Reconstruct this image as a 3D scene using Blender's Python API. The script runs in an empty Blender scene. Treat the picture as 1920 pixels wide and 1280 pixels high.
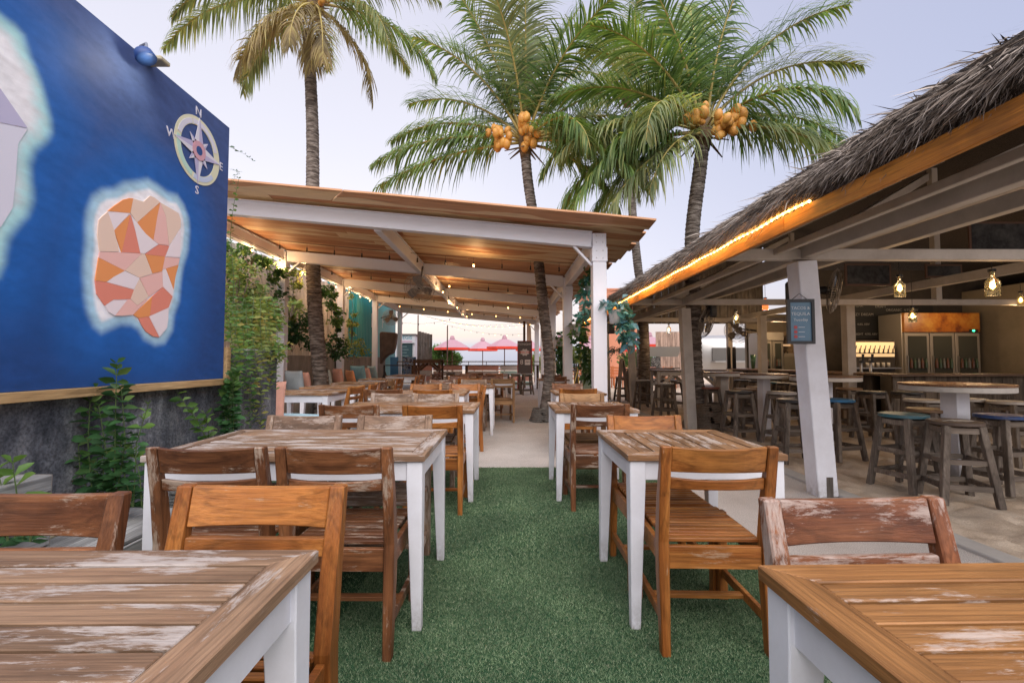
import bpy, bmesh, math, random
import numpy as np
from mathutils import Vector, Matrix, Euler
random.seed(7); rng = np.random.default_rng(7)
PI = math.pi
S = bpy.context.scene; COL = S.collection

# ---------------- camera ----------------
F = 853.0; PITCH = math.atan(35/853.0); YAW = math.atan(7/853.0); CH = 1.16
cd = bpy.data.cameras.new('camera'); cam = bpy.data.objects.new('camera', cd); COL.objects.link(cam)
cd.sensor_width = 36; cd.lens = 36*F/1920; cd.clip_start = .02; cd.clip_end = 6000
cam.location = (0, 0, CH); cam.rotation_euler = Euler((PI/2+PITCH, 0, -YAW), 'XYZ')
S.camera = cam
# ---------------- sky ----------------
W = bpy.data.worlds.new('World'); S.world = W; W.use_nodes = True
nt = W.node_tree; nt.nodes.clear()
def wn(t, **k):
    n = nt.nodes.new(t)
    for a, b in k.items(): setattr(n, a, b)
    return n
wo = wn('ShaderNodeOutputWorld'); bg1 = wn('ShaderNodeBackground'); bg2 = wn('ShaderNodeBackground'); ad = wn('ShaderNodeAddShader')
sky = wn('ShaderNodeTexSky', sky_type='NISHITA', sun_disc=False, sun_elevation=math.radians(52), sun_rotation=math.radians(165), air_density=1.0, dust_density=3.0, ozone_density=2.0)
bg1.inputs['Strength'].default_value = .02
nt.links.new(sky.outputs[0], bg1.inputs[0])
tc = wn('ShaderNodeTexCoord'); sp = wn('ShaderNodeSeparateXYZ'); nt.links.new(tc.outputs['Generated'], sp.inputs[0])
rp = wn('ShaderNodeValToRGB'); nt.links.new(sp.outputs['Z'], rp.inputs[0])
el = rp.color_ramp.elements
SKY = [(0.0, (.52, .52, .61)), (.03, (.56, .55, .62)), (.052, (.80, .64, .55)), (.10, (.83, .69, .62)), (.19, (.78, .71, .71)), (.40, (.66, .63, .67)), (1.0, (.43, .43, .54))]
el[0].position = 0; el[0].color = SKY[0][1]+(1,); el[1].position = 1; el[1].color = SKY[-1][1]+(1,)
for p_, c_ in SKY[1:-1]:
    e = el.new(p_); e.color = c_+(1,)
# the sky is paler to the left of the view, bluer to the right
mr = wn('ShaderNodeMapRange'); mr.inputs['From Min'].default_value = -.2; mr.inputs['From Max'].default_value = 1.0
nt.links.new(sp.outputs['X'], mr.inputs['Value'])
mx = wn('ShaderNodeMix', data_type='RGBA', blend_type='MULTIPLY'); mx.inputs[7].default_value = (.42, .48, .66, 1)
nt.links.new(mr.outputs[0], mx.inputs[0]); nt.links.new(rp.outputs[0], mx.inputs[6])
bg2.inputs['Strength'].default_value = .47
nt.links.new(mx.outputs[2], bg2.inputs[0])
nt.links.new(bg1.outputs[0], ad.inputs[0]); nt.links.new(bg2.outputs[0], ad.inputs[1]); nt.links.new(ad.outputs[0], wo.inputs[0])
# ---------------- sun (soft dusk light) ----------------
sd = bpy.data.lights.new('sun', 'SUN'); sun = bpy.data.objects.new('sun', sd); COL.objects.link(sun)
sd.energy = 1.45; sd.angle = math.radians(80); sd.color = (1, .93, .86)
_az, _el = math.radians(165), math.radians(52); _d = Vector((math.sin(_az)*math.cos(_el), math.cos(_az)*math.cos(_el), math.sin(_el)))
sun.rotation_euler = _d.to_track_quat('Z', 'Y').to_euler(); sun.location = (-6, 6, 14)
S.view_settings.view_transform = 'Standard'; S.view_settings.look = 'None'; S.view_settings.gamma = 1
S.view_settings.use_curve_mapping = False; S.view_settings.exposure = 1.42
S.cycles.denoising_prefilter = 'NONE'; S.cycles.max_bounces = 6; S.cycles.diffuse_bounces = 4; S.cycles.glossy_bounces = 2; S.cycles.transparent_max_bounces = 8
S.cycles.caustics_reflective = False; S.cycles.caustics_refractive = False; S.cycles.sample_clamp_indirect = 4

# ---------------- helpers ----------------
_Fw = Vector((math.sin(YAW)*math.cos(PITCH), math.cos(YAW)*math.cos(PITCH), math.sin(PITCH)))
_Rt = Vector((math.cos(YAW), -math.sin(YAW), 0)); _Up = _Rt.cross(_Fw)
def at(px, py, X=None, Y=None, Z=None):
    """a measured point of the photograph on the world plane X=, Y= or Z="""
    d = _Fw + _Rt*((px-960)/F) + _Up*((640-py)/F)
    if Y is not None: t = Y/d.y
    elif X is not None: t = X/d.x
    else: t = (Z-CH)/d.z
    return Vector((d.x*t, d.y*t, CH+d.z*t))

class MB:
    def __init__(s): s.v = []; s.f = []
    def add(s, vs, fs):
        o = len(s.v); s.v += [tuple(v) for v in vs]; s.f += [tuple(i+o for i in f) for f in fs]; return s
    def box(s, c, d, rot=None):
        hx, hy, hz = d[0]/2, d[1]/2, d[2]/2
        vs = [Vector((x, y, z)) for x in (-hx, hx) for y in (-hy, hy) for z in (-hz, hz)]
        if rot is not None: vs = [rot @ v for v in vs]
        c = Vector(c)
        return s.add([v+c for v in vs], [(0,1,3,2),(4,6,7,5),(0,4,5,1),(2,3,7,6),(0,2,6,4),(1,5,7,3)])
    def b2(s, x0, x1, y0, y1, z0, z1): return s.box(((x0+x1)/2, (y0+y1)/2, (z0+z1)/2), (x1-x0, y1-y0, z1-z0))
    def beam(s, a, b, w, h, up=(0, 0, 1), w2=None, h2=None):
        a, b = Vector(a), Vector(b); t = (b-a).normalized(); up = Vector(up)
        if abs(t.dot(up)) > .99: up = Vector((0, 1, 0))
        x = t.cross(up).normalized(); y = x.cross(t).normalized(); w2 = w if w2 is None else w2; h2 = h if h2 is None else h2
        vs = []
        for p, ww, hh in ((a, w, h), (b, w2, h2)):
            for i, j in ((-1,-1),(1,-1),(1,1),(-1,1)): vs.append(p + x*(i*ww/2) + y*(j*hh/2))
        return s.add(vs, [(0,1,2,3),(7,6,5,4),(0,4,5,1),(1,5,6,2),(2,6,7,3),(3,7,4,0)])
    def tube(s, pts, r, n=8, cap=True):
        pts = [Vector(p) for p in pts]; o = len(s.v)
        rs = r if isinstance(r, (list, tuple)) else [r]*len(pts)
        ref = Vector((1, 0, 0)) if abs((pts[-1]-pts[0]).normalized().x) < .8 else Vector((0, 0, 1))
        for i, p in enumerate(pts):
            t = (pts[min(i+1, len(pts)-1)]-pts[max(i-1, 0)]).normalized()
            x = t.cross(ref).normalized(); y = t.cross(x)
            for k in range(n):
                a = 2*PI*k/n; s.v.append(tuple(p+x*(rs[i]*math.cos(a))+y*(rs[i]*math.sin(a))))
        for i in range(len(pts)-1):
            for k in range(n): s.f.append((o+i*n+k, o+i*n+(k+1) % n, o+(i+1)*n+(k+1) % n, o+(i+1)*n+k))
        if cap:
            s.f.append(tuple(o+k for k in range(n))[::-1]); s.f.append(tuple(o+(len(pts)-1)*n+k for k in range(n)))
        return s
    def lathe(s, prof, n=20, c=(0, 0, 0)):
        o = len(s.v)
        for r, z in prof:
            for k in range(n): s.v.append((c[0]+r*math.cos(2*PI*k/n), c[1]+r*math.sin(2*PI*k/n), c[2]+z))
        for i in range(len(prof)-1):
            for k in range(n): s.f.append((o+i*n+k, o+i*n+(k+1) % n, o+(i+1)*n+(k+1) % n, o+(i+1)*n+k))
        if prof[0][0] > 1e-5: s.f.append(tuple(o+k for k in range(n))[::-1])
        if prof[-1][0] > 1e-5: s.f.append(tuple(o+(len(prof)-1)*n+k for k in range(n)))
        return s
    def prism(s, poly, f3, t):          # poly 2-D -> f3(u, v, depth)
        n = len(poly); a = [f3(u, v, 0) for u, v in poly]; b = [f3(u, v, t) for u, v in poly]
        return s.add(a+b, [tuple(range(n)), tuple(range(2*n-1, n-1, -1))] + [(i, (i+1) % n, n+(i+1) % n, n+i) for i in range(n)])
    def mesh(s, name, m=None, bev=0, smooth=False):
        me = bpy.data.meshes.new(name); me.from_pydata(s.v, [], s.f)
        if bev or True:
            bm = bmesh.new(); bm.from_mesh(me)
            bmesh.ops.recalc_face_normals(bm, faces=bm.faces)
            if bev: bmesh.ops.bevel(bm, geom=[e for e in bm.edges if len(e.link_faces) == 2 and e.calc_face_angle(0) > .5], offset=bev, segments=1, affect='EDGES')
            bm.to_mesh(me); bm.free()
        if smooth: me.polygons.foreach_set('use_smooth', [True]*len(me.polygons))
        if m: me.materials.append(m)
        return me
    def build(s, name, m, parent=None, bev=0, smooth=False, loc=None, rot=None):
        return link(name, s.mesh(name, m, bev, smooth), parent, loc, rot)

def link(name, me, parent=None, loc=None, rot=None, m=None):
    o = bpy.data.objects.new(name, me); COL.objects.link(o)
    if parent is not None: o.parent = parent
    if loc is not None: o.location = loc
    if rot is not None: o.rotation_euler = rot
    if m is not None: setmat(o, m)
    return o
def setmat(o, m):
    if o.data and o.material_slots: o.material_slots[0].link = 'OBJECT'; o.material_slots[0].material = m
def tag(o, label=None, cat=None, group=None, kind=None):
    if label: o['label'] = label
    if cat: o['category'] = cat
    if group: o['group'] = group
    if kind: o['kind'] = kind
    return o
def thing(name, label, cat, loc=(0, 0, 0), rz=0, group=None):
    o = bpy.data.objects.new(name, None); COL.objects.link(o); o.location = loc; o.rotation_euler = (0, 0, rz)
    o.empty_display_size = .1
    return tag(o, label, cat, group)
def struct(name, mb, m, **k): return tag(mb.build(name, m, **k) if isinstance(mb, MB) else link(name, mb), kind='structure')
def dup(root, loc, rz, label, group=None, sw=None):
    r = root.copy(); COL.objects.link(r); r.location = loc; r.rotation_euler = (0, 0, rz); r['label'] = label
    if group: r['group'] = group
    for c in root.children:
        k = c.copy(); COL.objects.link(k); k.parent = r
        for g in c.children:
            q = g.copy(); COL.objects.link(q); q.parent = k
            if sw: _sw(q, sw)
        if sw: _sw(k, sw)
    if sw and r.data: _sw(r, sw)
    return r
def _sw(o, sw):
    if o.data and o.material_slots and o.material_slots[0].material and o.material_slots[0].material.name in sw: setmat(o, sw[o.material_slots[0].material.name])
def npmesh(name, V, Fc, m, smooth=False):
    """V (n,3), Fc (m,k) equal sided faces"""
    me = bpy.data.meshes.new(name); V = np.asarray(V, np.float32); Fc = np.asarray(Fc, np.int32); k = Fc.shape[1]
    me.vertices.add(len(V)); me.vertices.foreach_set('co', V.ravel())
    me.loops.add(Fc.size); me.loops.foreach_set('vertex_index', Fc.ravel())
    me.polygons.add(len(Fc)); me.polygons.foreach_set('loop_start', np.arange(0, Fc.size, k, dtype=np.int32))
    me.polygons.foreach_set('loop_total', np.full(len(Fc), k, np.int32))
    if smooth: me.polygons.foreach_set('use_smooth', np.ones(len(Fc), bool))
    me.materials.append(m); me.update(calc_edges=True); me.validate(); return me
def vnoise(x, y, seed=0):
    x = np.asarray(x, float); y = np.asarray(y, float); xi = np.floor(x).astype(int); yi = np.floor(y).astype(int)
    fx = x-xi; fy = y-yi; fx = fx*fx*(3-2*fx); fy = fy*fy*(3-2*fy)
    def h(a, b):
        n = (a*374761393 + b*668265263 + seed*982451653) & 0x7fffffff
        n = ((n ^ (n >> 13))*1274126177) & 0x7fffffff
        return ((n ^ (n >> 16)) & 0xffff)/65535.0
    return (h(xi, yi)*(1-fx)+h(xi+1, yi)*fx)*(1-fy)+(h(xi, yi+1)*(1-fx)+h(xi+1, yi+1)*fx)*fy
def text(name, s, size, m, loc, rot, parent=None, ext=.002, align='CENTER', sx=1):
    cu = bpy.data.curves.new(name, 'FONT'); cu.body = s; cu.size = size; cu.extrude = ext; cu.align_x = align; cu.align_y = 'CENTER'; cu.resolution_u = 2
    t = bpy.data.objects.new(name+'_src', cu); COL.objects.link(t)
    me = bpy.data.meshes.new_from_object(t.evaluated_get(bpy.context.evaluated_depsgraph_get())); bpy.data.objects.remove(t); bpy.data.curves.remove(cu)
    me.name = name; me.materials.clear(); me.materials.append(m)
    o = link(name, me, parent, loc, rot); o.scale = (sx, 1, 1); return o

# ---------------- materials ----------------
MC = {}
def mat(name):
    m = bpy.data.materials.new(name); m.use_nodes = True; t = m.node_tree; b = t.nodes['Principled BSDF']; MC[name] = m
    def N(ty, **k):
        n = t.nodes.new(ty)
        for a, v in k.items():
            if a.startswith('i_'): n.inputs[a[2:].replace('_', ' ')].default_value = v
            else: setattr(n, a, v)
        return n
    return m, t, b, N
def ramp(N, stops):
    r = N('ShaderNodeValToRGB'); e = r.color_ramp.elements
    e[0].position = stops[0][0]; e[0].color = tuple(stops[0][1])+(1,); e[1].position = stops[-1][0]; e[1].color = tuple(stops[-1][1])+(1,)
    for p, c in stops[1:-1]:
        q = e.new(p); q.color = tuple(c)+(1,)
    return r
def g3(v): return (v, v, v)
def coords(t, N, scale, obj=True, rnd=True):
    tc = N('ShaderNodeTexCoord'); mp = N('ShaderNodeMapping'); mp.inputs['Scale'].default_value = scale
    if rnd:
        oi = N('ShaderNodeObjectInfo'); mu = N('ShaderNodeMath', operation='MULTIPLY'); mu.inputs[1].default_value = 53.0
        t.links.new(oi.outputs['Random'], mu.inputs[0]); va = N('ShaderNodeVectorMath', operation='ADD')
        t.links.new(tc.outputs['Object'], va.inputs[0]); t.links.new(mu.outputs[0], va.inputs[1]); t.links.new(va.outputs[0], mp.inputs[0])
    else: t.links.new(tc.outputs['Object'], mp.inputs[0])
    return mp
def mixc(t, N, fac, a, b, bt='MIX'):
    x = N('ShaderNodeMix', data_type='RGBA', blend_type=bt)
    for inp, v in ((0, fac), (6, a), (7, b)):
        if hasattr(v, 'is_linked') or hasattr(v, 'links'): t.links.new(v, x.inputs[inp])
        elif isinstance(v, (int, float)): x.inputs[inp].default_value = v
        else: x.inputs[inp].default_value = tuple(v)+(1,)
    return x.outputs[2]
def bump(t, N, b, h, st=.3, dist=.01):
    n = N('ShaderNodeBump'); n.inputs['Strength'].default_value = st; n.inputs['Distance'].default_value = dist
    t.links.new(h, n.inputs['Height']); t.links.new(n.outputs[0], b.inputs['Normal']); return n
def wood(name, c1, c2, worn=.0, wc=(.5, .46, .43), axis=0, rough=.5, sc=1.0, spec=.35):
    m, t, b, N = mat(name)
    def st(lo, hi): v = [hi, hi, hi]; v[axis] = lo; return tuple(x*sc for x in v)
    n1 = N('ShaderNodeTexNoise', i_Scale=1.0, i_Detail=5.0, i_Roughness=.6, i_Distortion=.6); t.links.new(coords(t, N, st(1.1, 11)).outputs[0], n1.inputs[0])
    r1 = ramp(N, [(.30, tuple(q*.8 for q in c2)), (.42, c2), (.56, tuple((a+c)/2 for a, c in zip(c1, c2))), (.70, c1)]); t.links.new(n1.outputs[0], r1.inputs[0])
    n2 = N('ShaderNodeTexNoise', i_Scale=1.0, i_Detail=4.0, i_Roughness=.7); mp2 = coords(t, N, st(5, 170)); t.links.new(mp2.outputs[0], n2.inputs[0])
    r2 = ramp(N, [(.3, g3(.55)), (.62, g3(1.08))]); t.links.new(n2.outputs[0], r2.inputs[0])
    c = mixc(t, N, .8, r1.outputs[0], r2.outputs[0], 'MULTIPLY')
    wv = N('ShaderNodeTexWave', wave_type='BANDS', bands_direction='Y' if axis != 1 else 'X', i_Scale=1.0, i_Distortion=7.0, i_Detail=3.0); wv.inputs['Detail Scale'].default_value = 1.2
    t.links.new(coords(t, N, st(1.3, 17)).outputs[0], wv.inputs[0]); rw = ramp(N, [(.0, g3(.55)), (.22, g3(1.0))]); t.links.new(wv.outputs['Fac'], rw.inputs[0])
    c = mixc(t, N, .55, c, rw.outputs[0], 'MULTIPLY')
    # dark stains
    ns = N('ShaderNodeTexNoise', i_Scale=4.0, i_Detail=5.0); t.links.new(coords(t, N, (1, 1, 1)).outputs[0], ns.inputs[0]); rs_ = ramp(N, [(.30, g3(.62)), (.5, g3(1.0)), (.72, g3(1.12))]); t.links.new(ns.outputs[0], rs_.inputs[0])
    c = mixc(t, N, .9, c, rs_.outputs[0], 'MULTIPLY')
    # per piece tone
    oi = N('ShaderNodeObjectInfo'); ro = ramp(N, [(0, g3(.78)), (1, g3(1.15))]); t.links.new(oi.outputs['Random'], ro.inputs[0])
    c = mixc(t, N, 1.0, c, ro.outputs[0], 'MULTIPLY')
    if worn > 0:
        n3 = N('ShaderNodeTexNoise', i_Scale=1.0, i_Detail=10.0, i_Roughness=.85, i_Distortion=.2); t.links.new(coords(t, N, st(7, 48)).outputs[0], n3.inputs[0])
        n3b = N('ShaderNodeTexNoise', i_Scale=1.0, i_Detail=5.0, i_Roughness=.65); t.links.new(coords(t, N, st(3.2, 11)).outputs[0], n3b.inputs[0])
        av = N('ShaderNodeMath', operation='MULTIPLY_ADD'); av.inputs[1].default_value = .55; t.links.new(n3b.outputs[0], av.inputs[0])
        hv = N('ShaderNodeMath', operation='MULTIPLY'); hv.inputs[1].default_value = .45; t.links.new(n3.outputs[0], hv.inputs[0]); t.links.new(hv.outputs[0], av.inputs[2])
        lo = .64-.135*worn
        r3 = ramp(N, [(lo, g3(0)), (lo+.02, g3(.45)), (lo+.06, g3(.85)), (1, g3(1))]); t.links.new(av.outputs[0], r3.inputs[0])
        wcn = mixc(t, N, .5, wc, r2.outputs[0], 'MULTIPLY')
        c = mixc(t, N, r3.outputs[0], c, wcn)
    t.links.new(c, b.inputs['Base Color']); b.inputs['Roughness'].default_value = rough; b.inputs['Specular IOR Level'].default_value = spec
    bump(t, N, b, n2.outputs[0], .35, .004)
    return m
def paint(name, col, dirt=.25, rough=.5, dc=(.25, .22, .2), sc=1.0):
    m, t, b, N = mat(name)
    n = N('ShaderNodeTexNoise', i_Scale=3.0*sc, i_Detail=8.0, i_Roughness=.7); t.links.new(coords(t, N, (1, 1, 1)).outputs[0], n.inputs[0])
    r = ramp(N, [(.4, g3(0)), (.75, g3(dirt))]); t.links.new(n.outputs[0], r.inputs[0])
    c = mixc(t, N, r.outputs[0], col, dc)
    n2 = N('ShaderNodeTexNoise', i_Scale=40.0*sc, i_Detail=6.0, i_Roughness=.8); t.links.new(coords(t, N, (1, 1, .35)).outputs[0], n2.inputs[0])
    r2 = ramp(N, [(.68, g3(0)), (.76, g3(min(1, dirt*2)))]); t.links.new(n2.outputs[0], r2.inputs[0])
    c = mixc(t, N, r2.outputs[0], c, dc)
    # scuffs and splashed dirt near the floor
    tcz = N('ShaderNodeTexCoord'); sz = N('ShaderNodeSeparateXYZ'); t.links.new(tcz.outputs['Object'], sz.inputs[0])
    mz = N('ShaderNodeMapRange'); mz.inputs['From Min'].default_value = .16; mz.inputs['From Max'].default_value = -.03; t.links.new(sz.outputs['Z'], mz.inputs['Value'])
    ng = N('ShaderNodeTexNoise', i_Scale=22.0, i_Detail=6.0, i_Roughness=.75); t.links.new(coords(t, N, (1, 1, .7)).outputs[0], ng.inputs[0])
    rg = ramp(N, [(.38, g3(0)), (.62, g3(.75))]); t.links.new(ng.outputs[0], rg.inputs[0]); mg = N('ShaderNodeMath', operation='MULTIPLY'); t.links.new(mz.outputs[0], mg.inputs[0]); t.links.new(rg.outputs[0], mg.inputs[1])
    c = mixc(t, N, mg.outputs[0], c, (.20, .17, .13))
    t.links.new(c, b.inputs['Base Color']); b.inputs['Roughness'].default_value = rough
    bump(t, N, b, n2.outputs[0], .15, .003); return m
def flat(name, col, rough=.6, metal=0, emit=None, es=0):
    m, t, b, N = mat(name); b.inputs['Base Color'].default_value = tuple(col)+(1,); b.inputs['Roughness'].default_value = rough; b.inputs['Metallic'].default_value = metal
    if emit: b.inputs['Emission Color'].default_value = tuple(emit)+(1,); b.inputs['Emission Strength'].default_value = es
    return m
def leafm(name, c1, c2, tr=.35, rough=.5, c3=None):
    m, t, b, N = mat(name); g = N('ShaderNodeNewGeometry')
    st = [(0, c1), (1, c2)] if c3 is None else [(0, c1), (.7, c2), (1, c3)]
    r = ramp(N, st); t.links.new(g.outputs['Random Per Island'], r.inputs[0])
    n = N('ShaderNodeTexNoise', i_Scale=1.7, i_Detail=2.0); t.links.new(coords(t, N, (1, 1, 1), rnd=False).outputs[0], n.inputs[0])
    rn = ramp(N, [(.35, g3(.6)), (.65, g3(1.25))]); t.links.new(n.outputs[0], rn.inputs[0])
    c = mixc(t, N, .9, r.outputs[0], rn.outputs[0], 'MULTIPLY')
    t.links.new(c, b.inputs['Base Color']); b.inputs['Roughness'].default_value = rough; b.inputs['Specular IOR Level'].default_value = .4
    tl = N('ShaderNodeBsdfTranslucent'); t.links.new(mixc(t, N, 1.0, c, (1.3, 1.25, .6), 'MULTIPLY'), tl.inputs[0]); mx = N('ShaderNodeMixShader'); mx.inputs[0].default_value = tr
    o = t.nodes['Material Output']; t.links.new(b.outputs[0], mx.inputs[1]); t.links.new(tl.outputs[0], mx.inputs[2]); t.links.new(mx.outputs[0], o.inputs[0])
    return m
def noisy(name, stops, sc=4, det=8, rough=.8, bs=.3, bd=.01, stretch=(1, 1, 1), rnd=True, fine=None):
    m, t, b, N = mat(name)
    n = N('ShaderNodeTexNoise', i_Scale=sc, i_Detail=float(det), i_Roughness=.68); t.links.new(coords(t, N, stretch, rnd=rnd).outputs[0], n.inputs[0])
    r = ramp(N, stops); t.links.new(n.outputs[0], r.inputs[0]); c = r.outputs[0]; h = n.outputs[0]
    if fine:
        n2 = N('ShaderNodeTexNoise', i_Scale=fine[0], i_Detail=3.0, i_Roughness=.7); t.links.new(coords(t, N, (1, 1, 1), rnd=rnd).outputs[0], n2.inputs[0])
        r2 = ramp(N, [(fine[1], g3(fine[2])), (fine[3], g3(fine[4]))]); t.links.new(n2.outputs[0], r2.inputs[0]); c = mixc(t, N, 1.0, c, r2.outputs[0], 'MULTIPLY'); h = n2.outputs[0]
    t.links.new(c, b.inputs['Base Color']); b.inputs['Roughness'].default_value = rough; bump(t, N, b, h, bs, bd); return m

# chair and table woods: [x grain, z grain]
WD = {}
for k, c1, c2, wr, wc, ro in (('varnish', (.52, .215, .055), (.27, .088, .020), .35, (.42, .28, .18), .36),
                          ('brown', (.31, .125, .050), (.13, .048, .020), .8, (.42, .33, .26), .45),
                          ('russet', (.36, .135, .055), (.16, .05, .022), .92, (.44, .35, .31), .5),
                          ('grey', (.36, .25, .17), (.20, .125, .085), .95, (.46, .38, .33), .7),
                          ('pale', (.42, .25, .12), (.27, .14, .06), .45, (.5, .38, .28), .6)):
    WD[k] = [wood(k+'_wood_x', c1, c2, wr, wc, 0, ro), wood(k+'_wood_z', c1, c2, wr, wc, 2, ro)]
def woodswap(k): return {'brown_wood_x': WD[k][0], 'brown_wood_z': WD[k][1]}
top_bleached = wood('bleached_top_x', (.35, .225, .14), (.205, .120, .072), 1.0, (.47, .42, .395), 0, .6)
top_bleached_y = wood('bleached_top_y', (.35, .225, .14), (.205, .120, .072), 1.0, (.47, .42, .395), 1, .6)
top_tan = wood('tan_top_x', (.37, .20, .10), (.20, .10, .045), .8, (.52, .46, .42), 0, .5)
top_tan_y = wood('tan_top_y', (.34, .195, .105), (.20, .105, .052), .88, (.52, .46, .42), 1, .5)
top_orange = wood('orange_top_x', (.47, .225, .08), (.26, .115, .038), .62, (.54, .45, .40), 0, .45)
top_orange_y = wood('orange_top_y', (.47, .225, .08), (.26, .115, .038), .62, (.54, .45, .40), 1, .45)
white = paint('white_paint', (.72, .73, .79), .34, .5, (.36, .33, .32))
white2 = paint('white_metal_paint', (.74, .75, .82), .10, .45, (.4, .36, .33))
white_w = paint('whitewashed_timber', (.50, .455, .41), .40, .7, (.16, .12, .09))
greywood = wood('weathered_stool_wood_z', (.27, .225, .185), (.14, .11, .088), .5, (.36, .31, .27), 2, .75)
greywood_x = wood('weathered_stool_wood_x', (.27, .225, .185), (.14, .11, .088), .5, (.36, .31, .27), 0, .75)
planter_w = wood('grey_composite_board', (.46, .46, .46), (.33, .33, .33), .3, (.5, .5, .5), 1, .7)
dark = flat('black_plastic', (.015, .015, .017), .45)
steel = flat('brushed_steel', (.45, .43, .4), .35, .9)
concrete = noisy('weathered_concrete', [(.36, (.035, .040, .052)), (.47, (.095, .10, .12)), (.56, (.17, .175, .195)), (.62, (.30, .31, .33)), (.68, (.52, .54, .57))], 3.4, 15, .85, .3, .01, (1, 1, .6), fine=(60, .36, .6, .62, 1.35))
concrete_t = noisy('tan_concrete', [(.35, (.17, .155, .14)), (.65, (.34, .31, .28))], 3, 9, .9, .2, .01, (1, 1, .5))
soil = noisy('soil', [(.3, (.015, .01, .008)), (.7, (.06, .045, .035))], 30, 5, .95, .8, .02)
# ================= SETTING =================
gravel_m = noisy('pale_gravel', [(.3, (.46, .42, .39)), (.7, (.58, .54, .51))], 2.2, 6, .95, .5, .006, rnd=False, fine=(190, .36, .45, .60, 1.12))
sand_m = noisy('sand', [(.3, (.44, .345, .255)), (.55, (.60, .49, .38)), (.75, (.68, .58, .47))], 3.0, 10, .95, .5, .012, rnd=False, fine=(120, .3, .75, .65, 1.08))
struct('ground', MB().box((0, 20, -.08), (90, 76, .06)), sand_m)
struct('gravel_path', MB().b2(-6, 2.80, -4, 22, -.05, 0), gravel_m)
sea_m, t_, b_, N_ = mat('sea_water'); b_.inputs['Base Color'].default_value = (.12, .15, .2, 1); b_.inputs['Roughness'].default_value = .25
n_ = N_('ShaderNodeTexNoise', i_Scale=.6, i_Detail=6.0); t_.links.new(coords(t_, N_, (1, .3, 1)).outputs[0], n_.inputs[0]); bump(t_, N_, b_, n_.outputs[0], .6, .4)
struct('sea', MB().box((0, 3057, -.6), (9000, 6000, .3)), sea_m)
# trodden sand under the bar
nx, ny = 300, 460
xs = np.linspace(2.92, 13.5, nx); ys = np.linspace(-2, 19, ny); X, Y = np.meshgrid(xs, ys)
Z = .040*vnoise(X*4.5, Y*4.5, 1)+.036*vnoise(X*10, Y*10, 2)+.014*vnoise(X*24, Y*24, 3)-.060
Z = np.where(X < 3.0, Z-.01, Z)
# foot dents
for _ in range(420):
    cx, cy = rng.uniform(3, 8), rng.uniform(1.2, 9); a = rng.uniform(0, PI); dx, dy = X-cx, Y-cy
    u = dx*math.cos(a)+dy*math.sin(a); v = -dx*math.sin(a)+dy*math.cos(a); q = (u/.13)**2+(v/.06)**2
    m_ = q < 4; Z[m_] -= (.02*np.exp(-q[m_])-.010*np.exp(-(np.sqrt(q[m_])-1.3)**2*6))
V = np.stack([X, Y, Z], -1).reshape(-1, 3); I = np.arange(nx*ny).reshape(ny, nx)
Fq = np.stack([I[:-1, :-1], I[:-1, 1:], I[1:, 1:], I[1:, :-1]], -1).reshape(-1, 4)
tag(link('sand_floor', npmesh('sand_floor', V, Fq, sand_m, True)), kind='structure')
kerb_m = noisy('kerb_stone', [(.3, (.36, .34, .32)), (.7, (.46, .44, .41))], 5, 8, .9)
struct('kerb_strip', MB().b2(2.80, 2.95, -2, 22, -.05, .022), kerb_m, bev=.006)
# artificial turf carpet
turf_base_m = noisy('turf_backing', [(.3, (.006, .035, .012)), (.7, (.015, .07, .025))], 60, 4, .95, .5, .01, rnd=False)
struct('turf_backing', MB().b2(-2.5, 1.46, -1, 4.95, .002, .006), turf_base_m)
turf_m, t_, b_, N_ = mat('turf_blades'); g_ = N_('ShaderNodeNewGeometry')
r_ = ramp(N_, [(0, (.068, .125, .058)), (.5, (.125, .205, .098)), (.85, (.20, .29, .155)), (1, (.34, .37, .24))]); t_.links.new(g_.outputs['Random Per Island'], r_.inputs[0])
n_ = N_('ShaderNodeTexNoise', i_Scale=2.6, i_Detail=5.0); t_.links.new(coords(t_, N_, (1, 1, 1), rnd=False).outputs[0], n_.inputs[0])
r2_ = ramp(N_, [(.35, g3(.72)), (.65, g3(1.2))]); t_.links.new(n_.outputs[0], r2_.inputs[0]); t_.links.new(mixc(t_, N_, 1, r_.outputs[0], r2_.outputs[0], 'MULTIPLY'), b_.inputs['Base Color']); b_.inputs['Roughness'].default_value = .6
def blades(n, x0, x1, y0, y1, w, h):
    p = np.stack([rng.uniform(x0, x1, n), rng.uniform(y0, y1, n), np.full(n, .005)], 1)
    a = rng.uniform(0, 2*PI, n); s = np.stack([np.cos(a), np.sin(a), 0*a], 1)*(w*rng.uniform(.6, 1.3, n))[:, None]/2
    b = rng.uniform(0, 2*PI, n); L = rng.uniform(.3, 1.3, n)*h; tip = p+np.stack([np.cos(b)*L, np.sin(b)*L, h*rng.uniform(.55, 1.1, n)], 1)
    return np.concatenate([p-s, p+s, tip]), np.stack([np.arange(n), np.arange(n)+n, np.arange(n)+2*n], 1)
Vs, Fs, o_ = [], [], 0
for args in ((330000, -.75, 1.46, .9, 2.7, .0026, .0095), (190000, -.9, 1.46, 2.7, 4.95, .0035, .012), (60000, -2.5, -.75, .9, 4.95, .0035, .015)):
    v_, f_ = blades(*args); Vs.append(v_); Fs.append(f_+o_); o_ += len(v_)
tag(link('turf', npmesh('turf', np.concatenate(Vs), np.concatenate(Fs), turf_m)), kind='stuff', label='green artificial turf carpet laid between the dining tables')

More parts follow.
